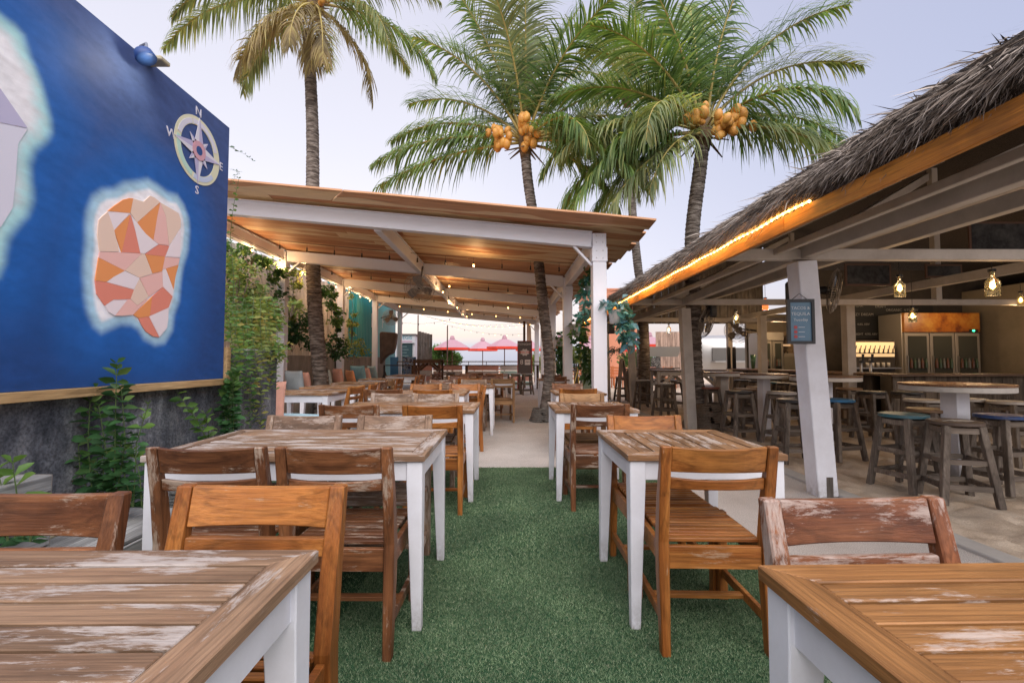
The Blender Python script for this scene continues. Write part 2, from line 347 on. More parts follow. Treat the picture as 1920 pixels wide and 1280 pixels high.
# ---------------- concrete wall, mural ----------------
w = MB().b2(-2.72, -2.55, -1.2, 5.05, 0, 1.27)
tag(w.build('concrete_wall', concrete, bev=.01), 'dark stained concrete wall below the blue painted mural', 'wall')
MX = -2.47
mural = thing('mural', 'big blue painted mural board with two islands and a compass', 'mural', (MX, 2, .99))
def mpt(px, py): p = at(px, py, X=MX); return (p.y, p.z)
z0m, z1m = mpt(420, 709)[1], mpt(430, 240)[1]; y1m = mpt(424, 480)[0]; y0m = -.6
def seg_d(Pu, Pv, poly):
    d = np.full(Pu.shape, 1e9); ins = np.zeros(Pu.shape, bool); n = len(poly)
    for i in range(n):
        (x1, y1), (x2, y2) = poly[i], poly[(i+1) % n]; dx, dy = x2-x1, y2-y1
        t = np.clip(((Pu-x1)*dx+(Pv-y1)*dy)/(dx*dx+dy*dy+1e-12), 0, 1)
        d = np.minimum(d, np.hypot(Pu-x1-t*dx, Pv-y1-t*dy))
        c = ((y1 > Pv) != (y2 > Pv)) & (Pu < (x2-x1)*(Pv-y1)/(y2-y1+1e-12)+x1); ins ^= c
    return np.where(ins, -d, d)
isl2 = [mpt(150+x/3.765, 320+y/3.765) for x, y in [(80,170),(150,120),(230,115),(310,75),(390,68),(480,55),(545,95),(620,150),(690,165),(740,240),(770,330),(778,430),(770,560),(735,680),(715,800),(700,920),(665,1020),(655,1130),(600,1220),(530,1235),(450,1190),(410,1120),(360,1090),(290,1085),(215,1120),(150,1150),(90,1100),(50,1010),(25,900),(15,760),(10,640),(25,520),(30,400),(40,290)]]
isl1 = [mpt(x, y) for x, y in [(-60,-40),(0,20),(30,42),(50,65),(62,110),(78,150),(90,190),(100,225),(102,250),(92,268),(72,285),(62,310),(64,345),(66,375),(56,410),(40,430),(22,455),(12,490),(0,520)]]+[(1.75, .95+.45), (1.0, 1.55), (.7, 2.2), (1.0, 3.1), (1.5, 3.3)]
nu, nv = 400, 190
U, Vv = np.meshgrid(np.linspace(y0m, y1m, nu), np.linspace(z0m, z1m, nv))
wob = .035*(vnoise(U*4, Vv*5, 5)-.5)+.008*(vnoise(U*16, Vv*22, 6)-.5)
d2 = seg_d(U, Vv, isl2); d1 = seg_d(U, Vv, isl1); br = vnoise(U*10+3*d2, Vv*34+9*d1, 9)*.6+vnoise(U*40, Vv*70, 10)*.4
deep = np.array([.016, .066, .24]); mid = np.array([.062, .098, .25]); bright = np.array([.014, .125, .46]); aqua = np.array([.44, .68, .84]); pale = np.array([.88, .88, .93]); sea_g = np.array([.42, .72, .76])
Cc = deep[None, None]*(1-np.clip((Vv-1.6)/1.6, 0, 1))[..., None]+mid[None, None]*np.clip((Vv-1.6)/1.6, 0, 1)[..., None]  # greyer, lighter blue towards the top: lamp and sky sheen put into the colour
dmin = np.minimum(d1, d2)+wob
def sstep(a, b, x): q = np.clip((x-a)/(b-a), 0, 1); return q*q*(3-2*q)
def over(C, col, k): return C*(1-k[..., None])+col[None, None]*k[..., None]
Cc = over(Cc, bright, .9*(1-sstep(.0, .42, dmin+.14*(br-.5))))
Cc = over(Cc, aqua, .95*(1-sstep(-.045, .025, d2+wob*.4))*1.0)
Cc = over(Cc, pale, 1-sstep(-.08, -.05, d2+wob*.6+.006*(br-.5)))
Cc = over(Cc, sea_g, (1-sstep(-.05, .02, d1+wob*.6)))
Cc = over(Cc, pale*.98, 1-sstep(-.13, -.02, d1+wob*1.6+.04*(br-.5)))
Cc *= (1+.34*(br-.5))[..., None]
V = np.stack([np.full(U.size, 0.0), U.ravel()-2, Vv.ravel()-.99], 1); I = np.arange(nu*nv).reshape(nv, nu)
Fq = np.stack([I[:-1, :-1], I[:-1, 1:], I[1:, 1:], I[1:, :-1]], -1).reshape(-1, 4)
mm, t_, b_, N_ = mat('mural_paint'); a_ = N_('ShaderNodeVertexColor', layer_name='paint'); n_ = N_('ShaderNodeTexNoise', i_Scale=1.0, i_Detail=8.0, i_Roughness=.7); t_.links.new(coords(t_, N_, (3, 6, 9), rnd=False).outputs[0], n_.inputs[0])
r_ = ramp(N_, [(.3, g3(.88)), (.7, g3(1.10))]); t_.links.new(n_.outputs[0], r_.inputs[0]); t_.links.new(mixc(t_, N_, 1, a_.outputs[0], r_.outputs[0], 'MULTIPLY'), b_.inputs['Base Color']); b_.inputs['Roughness'].default_value = .62; b_.inputs['Specular IOR Level'].default_value = .3
nb_ = N_('ShaderNodeTexNoise', i_Scale=60.0, i_Detail=4.0); t_.links.new(coords(t_, N_, (1, 1, 1), rnd=False).outputs[0], nb_.inputs[0]); bump(t_, N_, b_, nb_.outputs[0], .12, .004)
me = npmesh('painted_face', V, Fq, mm, True); ca = me.color_attributes.new('paint', 'FLOAT_COLOR', 'POINT')
ca.data.foreach_set('color', np.concatenate([Cc.reshape(-1, 3), np.ones((U.size, 1))], 1).astype(np.float32).ravel())
link('painted_face', me, mural)
blue_edge = flat('mural_edge_blue', (.03, .08, .26), .5)
MB().b2(-.11, -.003, y0m-2, y1m-2, z0m-.99, z1m-.99).build('board', blue_edge, mural)
lw = wood('light_pine', (.58, .40, .21), (.42, .27, .13), .2, (.5, .4, .3), 1, .6)
MB().b2(-.10, .03, y0m-2, y1m-2.02, z0m-1.045, z0m-.992).build('bottom_batten', lw, mural, bev=.003)
MB().b2(-.10, .022, y1m-1.985, y1m-1.93, z0m-1.0, z0m-.72).build('corner_block', lw, mural, bev=.003)
pc = {'o': flat('paint_orange', (.85, .33, .12), .5), 'c': flat('paint_coral', (.80, .27, .20), .5), 'p': flat('paint_pink', (.88, .53, .49), .5), 'b': flat('paint_peach', (.85, .64, .53), .5), 'w': flat('paint_blush', (.88, .78, .82), .5), 'l': flat('paint_lilac', (.52, .50, .70), .5), 'n': flat('paint_pale_lilac', (.72, .72, .84), .5)}
facets = [('o',[(190,285),(240,245),(300,205),(345,194),(370,196),(348,300)]),('b',[(370,196),(410,210),(445,219),(470,195),(490,178),(520,190),(560,222),(398,365),(352,300)]),('o',[(560,228),(398,367),(425,405),(460,447),(512,492),(540,320)]),('w',[(190,288),(346,301),(235,420),(215,360)]),('b',[(125,350),(155,318),(190,290),(215,360),(235,420),(270,572),(132,570),(117,450)]),('o',[(348,312),(235,420),(288,576),(305,500)]),('c',[(352,312),(305,500),(288,576),(420,583),(385,430)]),('w',[(356,318),(398,367),(425,405),(460,447),(512,492),(548,520),(450,585),(420,580),(387,430)]),('p',[(562,228),(600,320),(622,528),(550,518),(514,492),(541,320)]),('b',[(562,225),(640,270),(690,300),(706,345),(706,400),(625,528),(601,320)]),('c',[(550,522),(625,532),(595,606),(455,590)]),('w',[(705,415),(702,610),(600,606),(627,534)]),('p',[(132,572),(290,578),(430,585),(310,705),(125,612)]),('o',[(125,614),(310,706),(230,750),(180,785),(100,775)]),('b',[(432,586),(453,590),(505,725),(415,755),(313,705)]),('o',[(456,591),(594,607),(575,709),(507,725)]),('p',[(596,608),(700,618),(690,664),(600,690),(575,700)]),('w',[(310,708),(415,757),(375,838),(182,786),(230,750)]),('c',[(101,777),(182,788),(374,840),(350,905),(230,910),(168,950),(112,870)]),('p',[(416,757),(575,712),(580,820),(480,888)]),('w',[(577,705),(601,694),(654,838),(648,886),(582,820)]),('o',[(604,691),(690,666),(670,740),(655,838)]),('b',[(413,760),(479,890),(400,950),(352,905),(376,842)]),('w',[(172,952),(230,912),(325,915),(240,1023),(195,995)]),('p',[(327,915),(350,906),(400,952),(470,905),(370,1016),(300,1024),(242,1023)]),('c',[(580,822),(648,888),(620,965),(488,1024),(505,888)]),('o',[(503,890),(487,1025),(408,1040),(372,1017)]),('c',[(408,1042),(480,1028),(553,1175),(510,1168),(460,1135),(430,1090)]),('w',[(482,1028),(620,967),(618,1040),(608,1110),(556,1172)])]
def mf(u, v, t): return (t+.001, u-2, v-.99)
for i, (k, pl) in enumerate(facets):
    MB().prism([mpt(150+x/3.765, 320+y/3.765) for x, y in pl], mf, .005).build('facet', pc[k], mural)
for k, pl in (('l', [(-40, 120), (0, 168), (50, 240), (0, 230), (-40, 222)]), ('n', [(-40, 224), (0, 232), (50, 242), (32, 270), (28, 330), (22, 390), (0, 425), (-30, 440)])):
    MB().prism([mpt(x, y) for x, y in pl], mf, .004).build('facet', pc[k], mural)
# compass rose
cy, cz = at(371, 283, X=MX).y-2, at(371, 283, X=MX).z-.99
def arc(r0, r1, a0, a1, n=14, t=.004): return [(r1*math.cos(a0+(a1-a0)*i/n), r1*math.sin(a0+(a1-a0)*i/n)) for i in range(n+1)]+[(r0*math.cos(a1+(a0-a1)*i/n), r0*math.sin(a1+(a0-a1)*i/n)) for i in range(n+1)]
rc = [flat('compass_cream', (.74, .72, .52), .5), flat('compass_white', (.72, .70, .78), .5), flat('compass_mint', (.50, .72, .62), .5), flat('compass_sky', (.55, .62, .78), .5)]
comp = MB().prism(arc(.195, .262, 0, 2*PI*.999, 60), lambda u, v, t: (t+.001, cy+u, cz+v), .004).build('compass_ring', rc[0], mural)
for a0, a1, mi in ((.35, 1.9, 1), (1.95, 2.9, 1), (3.0, 4.4, 2), (4.5, 5.6, 3)):
    MB().prism(arc(.200, .238, a0, a1), lambda u, v, t: (t+.004, cy+u, cz+v), .003).build('ring_band', rc[mi], mural)
for i in range(8):
    a = i*PI/4+PI/2; L = .27 if i % 2 == 0 else .15; wd = .055 if i % 2 == 0 else .035; ri = .045
    for sgn, mt in ((1, rc[1]), (-1, flat('compass_shade%d' % i, (.50, .46, .66), .5) if i == 0 else MC.get('compass_shade0'))):
        tp = (L*math.cos(a), L*math.sin(a)); c0 = (ri*math.cos(a), ri*math.sin(a)); s0 = (c0[0]-sgn*wd*math.sin(a), c0[1]+sgn*wd*math.cos(a))
        MB().prism([(0, 0), s0, tp], lambda u, v, t: (t+.006, cy+u, cz+v), .003).build('compass_point', mt, mural)
MB().prism(arc(.001, .036, 0, 2*PI*.999, 24), lambda u, v, t: (t+.010, cy+u, cz+v), .003).build('compass_centre', blue_edge, mural)
MB().prism(arc(.036, .075, 0, 2*PI*.999, 24), lambda u, v, t: (t+.010, cy+u, cz+v), .003).build('compass_hub', flat('compass_pink', (.66, .36, .42), .5), mural)
for ch, px, py in (('N', 372, 211), ('S', 369, 357), ('E', 414, 313), ('W', 321, 251)):
    p = at(px, py, X=MX); text('compass_letter', ch, .095, rc[1], (.002, p.y-2, p.z-.99), (PI/2, 0, PI/2), mural)
# mural lamp on the top edge
lp = at(262, 104, X=MX); lamp = thing('mural_lamp', 'small blue round flood lamp on the top edge of the mural', 'lamp', (MX, lp.y, lp.z))
d_ = MB(); d_.lathe([(.0, 0), (.075, .0), (.085, .02), (.07, .10), (.0, .12)], 16); o = d_.build('lamp_head', flat('lamp_blue', (.02, .06, .22), .5), lamp, smooth=True); o.location = (.13, -.10, -.10); o.rotation_euler = (0, math.radians(-25), 0); o.scale = (.72, .72, .6)
MB().tube([(.13, -.10, -.05), (.09, -.06, .04), (.02, -.02, .05), (-.02, 0, .0)], .008, 6).build('bracket', flat('lamp_grey', (.2, .22, .28), .5), lamp)
MB().box((.06, .06, .0), (.14, .09, .03)).build('junction_box', flat('lamp_yellow', (.5, .45, .3), .5), lamp, bev=.006)
ld = bpy.data.lights.new('mural_lamp_light', 'SPOT'); lo = bpy.data.objects.new('mural_lamp_light', ld); COL.objects.link(lo); ld.energy = 1.8; ld.spot_size = math.radians(150); ld.color = (1, .86, .6); ld.shadow_soft_size = .04; ld.spot_blend = .6
lo.parent = lamp; lo.location = (.24, -.12, -.13); lo.rotation_euler = (0, math.radians(52), math.radians(0)); lo.rotation_euler = Vector((.9, .35, .6)).to_track_quat('Z', 'Y').to_euler()
# planter box beside the wall
pl = thing('planter_box', 'low grey composite board planter box along the concrete wall', 'planter', (-2.2, 2, 0))
for i in range(5): MB().b2(-.20+i*.085, -.20+i*.085+.079, -1.2, .95, .205, .225).build('board', planter_w, pl, bev=.003)
for i in range(3): MB().b2(.215, .235, -1.2, .95, .01+i*.066, .07+i*.066).build('board', planter_w, pl, bev=.003)
MB().b2(-.34, .21, .93, .95, .0, .204).build('end_panel', planter_w, pl)
MB().b2(-.345, -.205, -1.2, .93, .05, .17).build('soil', soil, pl)
MB().tube([(-.30, -.6, .185), (-.28, .1, .20), (-.30, .8, .19)], .012, 6).build('rim_pipe', flat('beige_pipe', (.35, .32, .22), .6), pl)
bs = thing('slatted_step', 'pale grey slatted bench end against the concrete wall, far left', 'bench', (-2.36, 1.9, 0))
for i in range(6): MB().b2(-.16, .14, -.95, .36, .10+i*.085, .178+i*.085).build('slat', planter_w, bs, bev=.004)
MB().b2(-.165, .12, -.93, .38, 0, .60).build('core', concrete_t, bs)
lt = thing('lattice_post', 'short whitewashed ribbed block standing on turf by the wall', 'block', (-2.28, 3.25, 0))
MB().b2(-.07, .07, -.05, .05, 0, .07).build('foot', planter_w, lt, bev=.004)
for i in range(7): MB().b2(-.065, .065, -.045, .045, .073+i*.022, .09+i*.022).build('rib', planter_w, lt)
MB().b2(-.055, .055, -.035, .035, .07, .235).build('core', planter_w, lt); MB().b2(-.075, .075, -.055, .055, .235, .26).build('cap', planter_w, lt, bev=.004)

# ---------------- planked fence, low wall and planter on the left ----------------
fence_w = wood('whitewashed_fence_z', (.74, .67, .60), (.58, .51, .44), .6, (.62, .58, .55), 2, .8)
fn = thing('plank_fence', 'tall whitewashed plank fence behind the climbing plants', 'fence', (-5.55, 11, 0))
pk = MB().b2(-.012, .012, -.0975, .0975, 0, 2.32).mesh('plank', fence_w, .004)
y = 5.0; i = 0
while y < 17.2:
    o = link('plank', pk, fn, (random.uniform(-.006, .006), y-11, 1.2+random.uniform(-.02, .04))); y += .205; i += 1
MB().b2(-.05, -.015, -6.1, 6.2, 1.9, 2.0).b2(-.05, -.015, -6.1, 6.2, 3.3, 3.4).build('rail', fence_w, fn)
lw_ = MB().b2(-5.35, -4.98, 5.2, 18.5, 0, 1.275); tag(lw_.build('planter_wall', concrete_t, bev=.01), 'low tan concrete planter wall behind the cushioned bench', 'wall')

# ---------------- pergola ----------------
pg = thing('pergola', 'white timber pergola with a sawn plank roof over the dining tables', 'pergola', (-1.8, 13, 0))
PO = Vector((-1.8, 13, 0))
def zt(x): return 3.076-.0904*x           # top of the cross beams
rowsY = [6.4, 9.8, 13.2, 16.6, 20.4]
def lb(mb, n, m=white2, bev=.005): o = mb.build(n, m, pg, bev=bev); o.location = -PO; return o
for yy in rowsY:
    for xx in (-4.86, 1.28):
        ww = .19 if xx > 0 else .17
        lb(MB().b2(xx-ww/2, xx+ww/2, yy-ww/2, yy+ww/2, 0, zt(xx)-.02), 'post')
        lb(MB().b2(xx-ww/2-.012, xx+ww/2+.012, yy-ww/2-.012, yy+ww/2+.012, zt(xx)-.42, zt(xx)-.22), 'post_collar', bev=.003)
    # cross beam: I-section steel look
    a = Vector((-4.77, yy, zt(-4.77)-.11)); b = Vector((1.18, yy, zt(1.18)-.11))
    lb(MB().beam(a, b, .10, .19), 'cross_beam'); up = Vector((0, 0, .103)); lb(MB().beam(a+up, b+up, .16, .016).beam(a-up, b-up, .13, .012), 'beam_flange', bev=0)
    for xx, sg in ((-4.77, 1), (1.185, -1)):
        p = Vector((xx, yy, zt(xx)-.47)); q = Vector((xx+sg*.26, yy, zt(xx+sg*.26)-.215)); lb(MB().beam(p, q, .06, .03), 'knee_brace', bev=0)
for xx, z_ in ((-4.86, -.02), (-1.88, -.12), (1.28, -.02)):
    for k in range(4):
        y0_, y1_ = rowsY[k]+(.08 if xx != -1.88 else .07), rowsY[k+1]-(.08 if xx != -1.88 else .07)
        zc = zt(xx)+(-.11 if xx != -1.88 else -.13)
        lb(MB().b2(xx-.055, xx+.055, y0_+.02, y1_-.02, zc-.105, zc+.105), 'long_beam'); lb(MB().b2(xx-.075, xx+.075, y0_+.02, y1_-.02, zc+.107, zc+.121), 'beam_flange', bev=0)
boltm = MB().lathe([(.010, 0), (.010, .006), (.005, .009), (0, .009)], 6).mesh('bolt', white2)
for yy in rowsY[:3]:
    for xx in (-4.86, 1.28):
        for dx in (-.045, .045):
            for dz in (.06, .15, .27, .37):
                o = link('bolt', boltm, pg, Vector((xx+dx, yy-(.095 if xx > 0 else .085)-(.013 if dz > .2 else .001), zt(xx)-dz))-PO, (PI/2, 0, 0))
heart = []
def roofplank(nm, s1, s2, th, seed):
    m, t, b, N = mat(nm)
    n1 = N('ShaderNodeTexNoise', i_Scale=1.0, i_Detail=4.0, i_Distortion=.8); t.links.new(coords(t, N, (.9, 9, 9)).outputs[0], n1.inputs[0])
    rr = ramp(N, [(.3, s1), (.7, s2)]); t.links.new(n1.outputs[0], rr.inputs[0])
    n2 = N('ShaderNodeTexNoise', i_Scale=1.0, i_Detail=2.0, i_Distortion=.3); t.links.new(coords(t, N, (.8, .8, .8)).outputs[0], n2.inputs[0])
    tc = N('ShaderNodeTexCoord'); sx = N('ShaderNodeSeparateXYZ'); t.links.new(tc.outputs['Object'], sx.inputs[0])
    ma = N('ShaderNodeMath', operation='MULTIPLY_ADD'); ma.inputs[1].default_value = .55; t.links.new(n2.outputs[0], ma.inputs[0]); t.links.new(sx.outputs['Y'], ma.inputs[2])
    oi = N('ShaderNodeObjectInfo'); mo = N('ShaderNodeMath', operation='MULTIPLY_ADD'); mo.inputs[1].default_value = .34; t.links.new(oi.outputs['Random'], mo.inputs[0]); t.links.new(ma.outputs[0], mo.inputs[2])
    r3 = ramp(N, [(th, g3(0)), (th+.02, g3(1))]); t.links.new(mo.outputs[0], r3.inputs[0])
    sap = mixc(t, N, .6, (.70, .50, .27), rr.outputs[0], 'MIX'); sap = mixc(t, N, .75, sap, (.82, .62, .38))
    c = mixc(t, N, r3.outputs[0], rr.outputs[0], sap)
    n4 = N('ShaderNodeTexNoise', i_Scale=1.0, i_Detail=5.0); t.links.new(coords(t, N, (3, 90, 90)).outputs[0], n4.inputs[0]); r4 = ramp(N, [(.3, g3(.75)), (.65, g3(1.08))]); t.links.new(n4.outputs[0], r4.inputs[0])
    c = mixc(t, N, 1, c, r4.outputs[0], 'MULTIPLY'); t.links.new(c, b.inputs['Base Color']); b.inputs['Roughness'].default_value = .6; bump(t, N, b, n4.outputs[0], .25, .004); return m
rp_m = [roofplank('roof_plank_wood', (.50, .235, .11), (.66, .36, .19), .47, 0), roofplank('roof_plank_wood_dark', (.42, .17, .075), (.56, .27, .13), .55, 0)]
slope = math.atan(.0904); y = 5.84; k = 0
while y < 21.2:
    wd = .34; xe = 1.94+random.uniform(-.07, .07); xs_ = -5.02; sp_ = random.uniform(-3.4, .2) if k else -2.42
    for (xa, xb) in ((xs_, sp_-.003), (sp_+.003, xe)):
        L = (xb-xa)/math.cos(slope); mb = MB(); n = 6
        # live edged plank, a little wavy along both edges
        top = []; pts = [(-L/2+L*i/n) for i in range(n+1)]
        fr = [(u, -wd/2+random.uniform(-.012, .012)) for u in pts]; bk = [(u, wd/2+random.uniform(-.012, .012)) for u in pts][::-1]
        if k == 0:
            fr[0 if xa > xs_ else -1] = ((fr[0][0]+(.0 if xa > xs_ else 0), fr[0][1]) if xa > xs_ else (fr[-1][0]+.28, fr[-1][1])); 
            if xa > xs_: fr[0] = (fr[0][0]+.28, fr[0][1])
        mb.prism(fr+bk, lambda u, v, t: (u, v, t), .028)
        o = mb.build('plank', rp_m[random.random() < .45], pg, bev=.003)
        o.location = Vector(((xa+xb)/2, y+wd/2-.02, zt((xa+xb)/2)+.055+.0))-PO
        o.rotation_euler = (math.radians(-5.2), slope, 0)
    y += .30; k += 1
for xx in (-4.86, -1.88, 1.28):
    y = 6.85; sm = MB()
    while y < 20.6:
        lb(MB().box((xx, y, zt(xx)+.012), (.07, .09, .045)), 'spacer', bev=0); y += .30
# ================= BAR WITH THATCHED ROOF =================
bar = thing('thatched_bar_roof', 'open thatched bar roof with orange fascia on whitewashed timber posts', 'roof', (5, 6, 0))
BO = Vector((5, 6, 0))
def bb(mb, n, m, bev=.005, smooth=False): o = mb.build(n, m, bar, bev=bev, smooth=smooth); o.location = -BO; return o
def ex(y): return 1.86+.020*max(0, y-3)       # eave line
def ez(y): return 2.025+.004*(y-3)
SL = math.tan(math.radians(24)); RX = 7.2
fascia_m = wood('orange_fascia_y', (.72, .30, .035), (.50, .18, .020), .12, (.4, .25, .12), 1, .5)
Y0, Y1 = .5, 13.0
for i in range(5):
    a, b = Y0+(Y1-Y0)*i/5, Y0+(Y1-Y0)*(i+1)/5-.004
    bb(MB().beam((ex(a), a, ez(a)+.045), (ex(b), b, ez(b)+.045), .028, .105), 'fascia_board', fascia_m, .003)
# led rope along the fascia
rope = thing('led_rope_light', 'glowing warm LED rope light along the orange thatch fascia', 'rope light', (ex(7), 7, ez(7)))
def zigrope(n): 
    pts = []
    for i in range(n): y = 2.72+(12.6-2.72)*i/(n-1); pts.append(Vector((ex(y)-.026, y, ez(y)+.105+.004*math.sin(y*9)))-Vector((ex(7), 7, ez(7))))
    return pts
led_m = flat('led_warm', (1, .7, .3), .5, 0, (1, .48, .10), 2.6)
MB().tube(zigrope(90), .0065, 5).build('tube', led_m, rope)
ledb = MB().lathe([(0, -.011), (.011, 0), (0, .011)], 6).mesh('bead', flat('led_bead', (1, .8, .5), .5, 0, (1, .62, .22), 6)); 
for i, p in enumerate(zigrope(150)): link('bead', ledb, rope, p)
for i in range(5):
    y = 3.7+i*2.0; d = bpy.data.lights.new('led_rope_glow', 'AREA'); o = bpy.data.objects.new('led_rope_glow', d); COL.objects.link(o); d.shape = 'RECTANGLE'; d.size = .02; d.size_y = 1.95; d.energy = 1.7; d.color = (1, .50, .10)
    o.parent = rope; o.location = Vector((ex(y)-.055, y, ez(y)+.118))-Vector((ex(7), 7, ez(7))); o.rotation_euler = (0, math.radians(-22), 0)
# thatch core
core_m = noisy('thatch_core', [(.3, (.02, .015, .012)), (.7, (.06, .046, .036))], 8, 8, 1, .8, .02, (2, 12, 12), rnd=False)
core = MB(); N_y = 40
prof = [(.03, .11), (-.04, .15), (-.06, .24), (.0, .33), (.14, .41), (RX-1.86, .41+SL*(RX-2.0)), (RX-1.86, .14+SL*(RX-1.86)), (.10, .135)]
prof = [(a, b) for a, b in prof]; vs = []
for i in range(N_y+1):
    y = Y0+(Y1-Y0)*i/N_y
    for a, b in prof: vs.append((ex(y)+a if a < 3 else RX, y, ez(y)+b))
n = len(prof); fs = [(i*n+k, i*n+(k+1) % n, (i+1)*n+(k+1) % n, (i+1)*n+k) for i in range(N_y) for k in range(n)]+[tuple(range(n)), tuple(N_y*n+k for k in range(n))[::-1]]
core.add(vs, fs); bb(core, 'thatch_core', core_m, 0)
core2 = MB(); core2.add([(RX, Y0, 2.03+.41+SL*5.2), (RX, Y1, 2.03+.41+SL*5.2), (13.5, Y1, 2.1), (13.5, Y0, 2.1), (RX, Y0, 2.03+.14+SL*5.2), (RX, Y1, 2.03+.14+SL*5.2), (13.4, Y1, 1.9), (13.4, Y0, 1.9)], [(0, 1, 2, 3), (7, 6, 5, 4), (0, 4, 5, 1), (2, 6, 7, 3), (1, 5, 6, 2), (0, 3, 7, 4)]); bb(core2, 'thatch_core', core_m, 0)
# straw strands
straw_m, t_, b_, N_ = mat('straw'); g_ = N_('ShaderNodeNewGeometry')
r_ = ramp(N_, [(0, (.05, .036, .028)), (.4, (.17, .135, .11)), (.8, (.34, .29, .255)), (1, (.55, .48, .42))]); t_.links.new(g_.outputs['Random Per Island'], r_.inputs[0])
t_.links.new(r_.outputs[0], b_.inputs['Base Color']); b_.inputs['Roughness'].default_value = .8
def strands(P, D, L, Wd, droop):
    """P start, D unit dir, L length, Wd width, droop amount: 3-point tapered strips"""
    n = len(P); P = np.asarray(P); D = np.asarray(D); L = L[:, None]
    r = rng.normal(size=(n, 3)); s = np.cross(D, r); s /= np.linalg.norm(s, axis=1)[:, None]; s *= Wd[:, None]/2
    p1 = P+D*L*.55; p1[:, 2] -= (droop*.25); p2 = P+D*L; p2[:, 2] -= droop; p2 += rng.normal(size=(n, 3))*.012
    V = np.concatenate([P-s, P+s, p1-s*.9, p1+s*.9, p2]); a = np.arange(n)
    F1 = np.stack([a, a+n, a+3*n, a+2*n], 1)
    T = np.concatenate([np.stack([a, a+n, a+3*n], 1), np.stack([a, a+3*n, a+2*n], 1), np.stack([a+2*n, a+3*n, a+4*n], 1)])
    return V, T
def edge_strands(n, ya, yb, wid, Lr):
    y = rng.uniform(ya, yb, n); u = rng.uniform(0, 1, n)**.8
    # walk around the rounded edge profile from underside to top
    px = np.interp(u, [0, .25, .5, .75, 1], [.03, -.05, -.03, .08, .9]); pz = np.interp(u, [0, .25, .5, .75, 1], [.15, .20, .30, .385, .41+SL*.8])
    exv = 1.86+.020*np.maximum(0, y-3); ezv = 2.025+.004*(y-3)
    clump = (vnoise(y*7, u*6, 21)-.5)*.05
    P = np.stack([exv+px+.07-np.abs(clump)*.4, y+rng.normal(0, .02, n), ezv+pz+clump], 1)
    tw = (vnoise(y*3, u*5, 33)-.5)*1.3
    D = np.stack([-1+0*y, tw+rng.normal(0, .62, n), np.interp(u, [0, .3, 1], [-.95, -.55, -.30])+rng.normal(0, .20, n)], 1); D /= np.linalg.norm(D, axis=1)[:, None]
    L = rng.uniform(*Lr, n)*np.where(u < .3, .55, 1); return strands(P, D, L, wid*rng.uniform(.5, 1.3, n), np.where(u < .3, .03, .05)*rng.uniform(.3, 1.6, n))
parts = [edge_strands(38000, .6, 4.5, .0075, (.08, .21)), edge_strands(30000, 4.5, 9, .010, (.08, .22)), edge_strands(8000, 9, 13, .015, (.12, .26)),
         edge_strands(900, 1, 12, .007, (.28, .42))]
Vs, Fs, o_ = [], [], 0
for v_, f_ in parts: Vs.append(v_); Fs.append(f_+o_); o_ += len(v_)
o = link('straw', npmesh('straw', np.concatenate(Vs), np.concatenate(Fs), straw_m), bar); o['kind'] = 'stuff'; o.location = -BO
# posts, eave beam, ties, rafters
posts = [((2.715, 3.96), (2.585, 3.96)), ((3.02, 7.55), (2.94, 7.55)), ((3.14, 11.4), (3.07, 11.4)), ((2.9, 13.3), (2.86, 13.3))]
for i, ((xa, ya), (xb, yb)) in enumerate(posts):
    w_ = .17 if i == 0 else .155
    bb(MB().beam((xa, ya, 0), (xb, yb, 2.02), w_, w_, up=(0, 1, 0)), 'post', white if i == 0 else white_w, .006)
notch = MB().b2(2.715-.02, 2.715+.035, 3.96-.0885, 3.96-.084, 0, .17); 
dk = wood('aged_timber_z', (.26, .23, .20), (.12, .10, .085), .3, (.3, .27, .24), 2, .85); bb(notch, 'rot_notch', dk, 0)
def ep(y): return np.interp(y, [-2, 3.96, 7.6, 11.4, 13.3], [2.45, 2.60, 2.95, 3.07, 3.0])
def zl(x, y): return ez(y)+.125+SL*(x-ex(y))        # underside of the thatch
bx = [.55, .95, 3.96, 7.55, 11.4, 12.9]
for a, b in zip(bx[:-1], bx[1:]): bb(MB().beam((ep(a), a+.003, 2.075+.008*a), (ep(b), b-.003, 2.075+.008*b), .08, .115), 'eave_beam', white_w)
for a, b in zip(bx[:-1], bx[1:]): bb(MB().beam((ex(a)+.46, a+.003, 2.085+.004*a), (ex(b)+.46, b-.003, 2.085+.004*b), .045, .055), 'purlin', white_w)
for xx, za in ((3.6, 2.28), (4.6, 2.75), (6.02, 2.24)):
    bb(MB().beam((xx, .6, za), (xx+.05, 12.9, za+.03), .09, .12), 'purlin', white_w)
for ya, yb in ((3.96, .9), (3.96, 7.55), (7.55, 11.4)): bb(MB().beam((2.7, ya, 2.16), (7.1, yb, zl(7.1, yb)-.2), .07, .12), 'hip_rafter', white_w)
for yy in (.9, 3.96, 7.55, 11.4):
    bb(MB().beam((ex(yy)+.03, yy, 2.075+.012*(yy-3)), (11.8, yy, 2.075+.012*(yy-3)), .08, .095), 'tie_beam', white_w)
    bb(MB().beam((RX, yy, 2.15), (RX, yy, zl(RX, yy)-.1), .1, .1), 'king_post', white_w)
y = .7
while y < 13:
    a = Vector((ex(y)+.05, y, zl(ex(y)+.05, y)-.035)); b = Vector((RX, y+.1, zl(RX, y)-.035)); bb(MB().beam(a, b, .055, .07), 'rafter', white_w, 0); y += .82
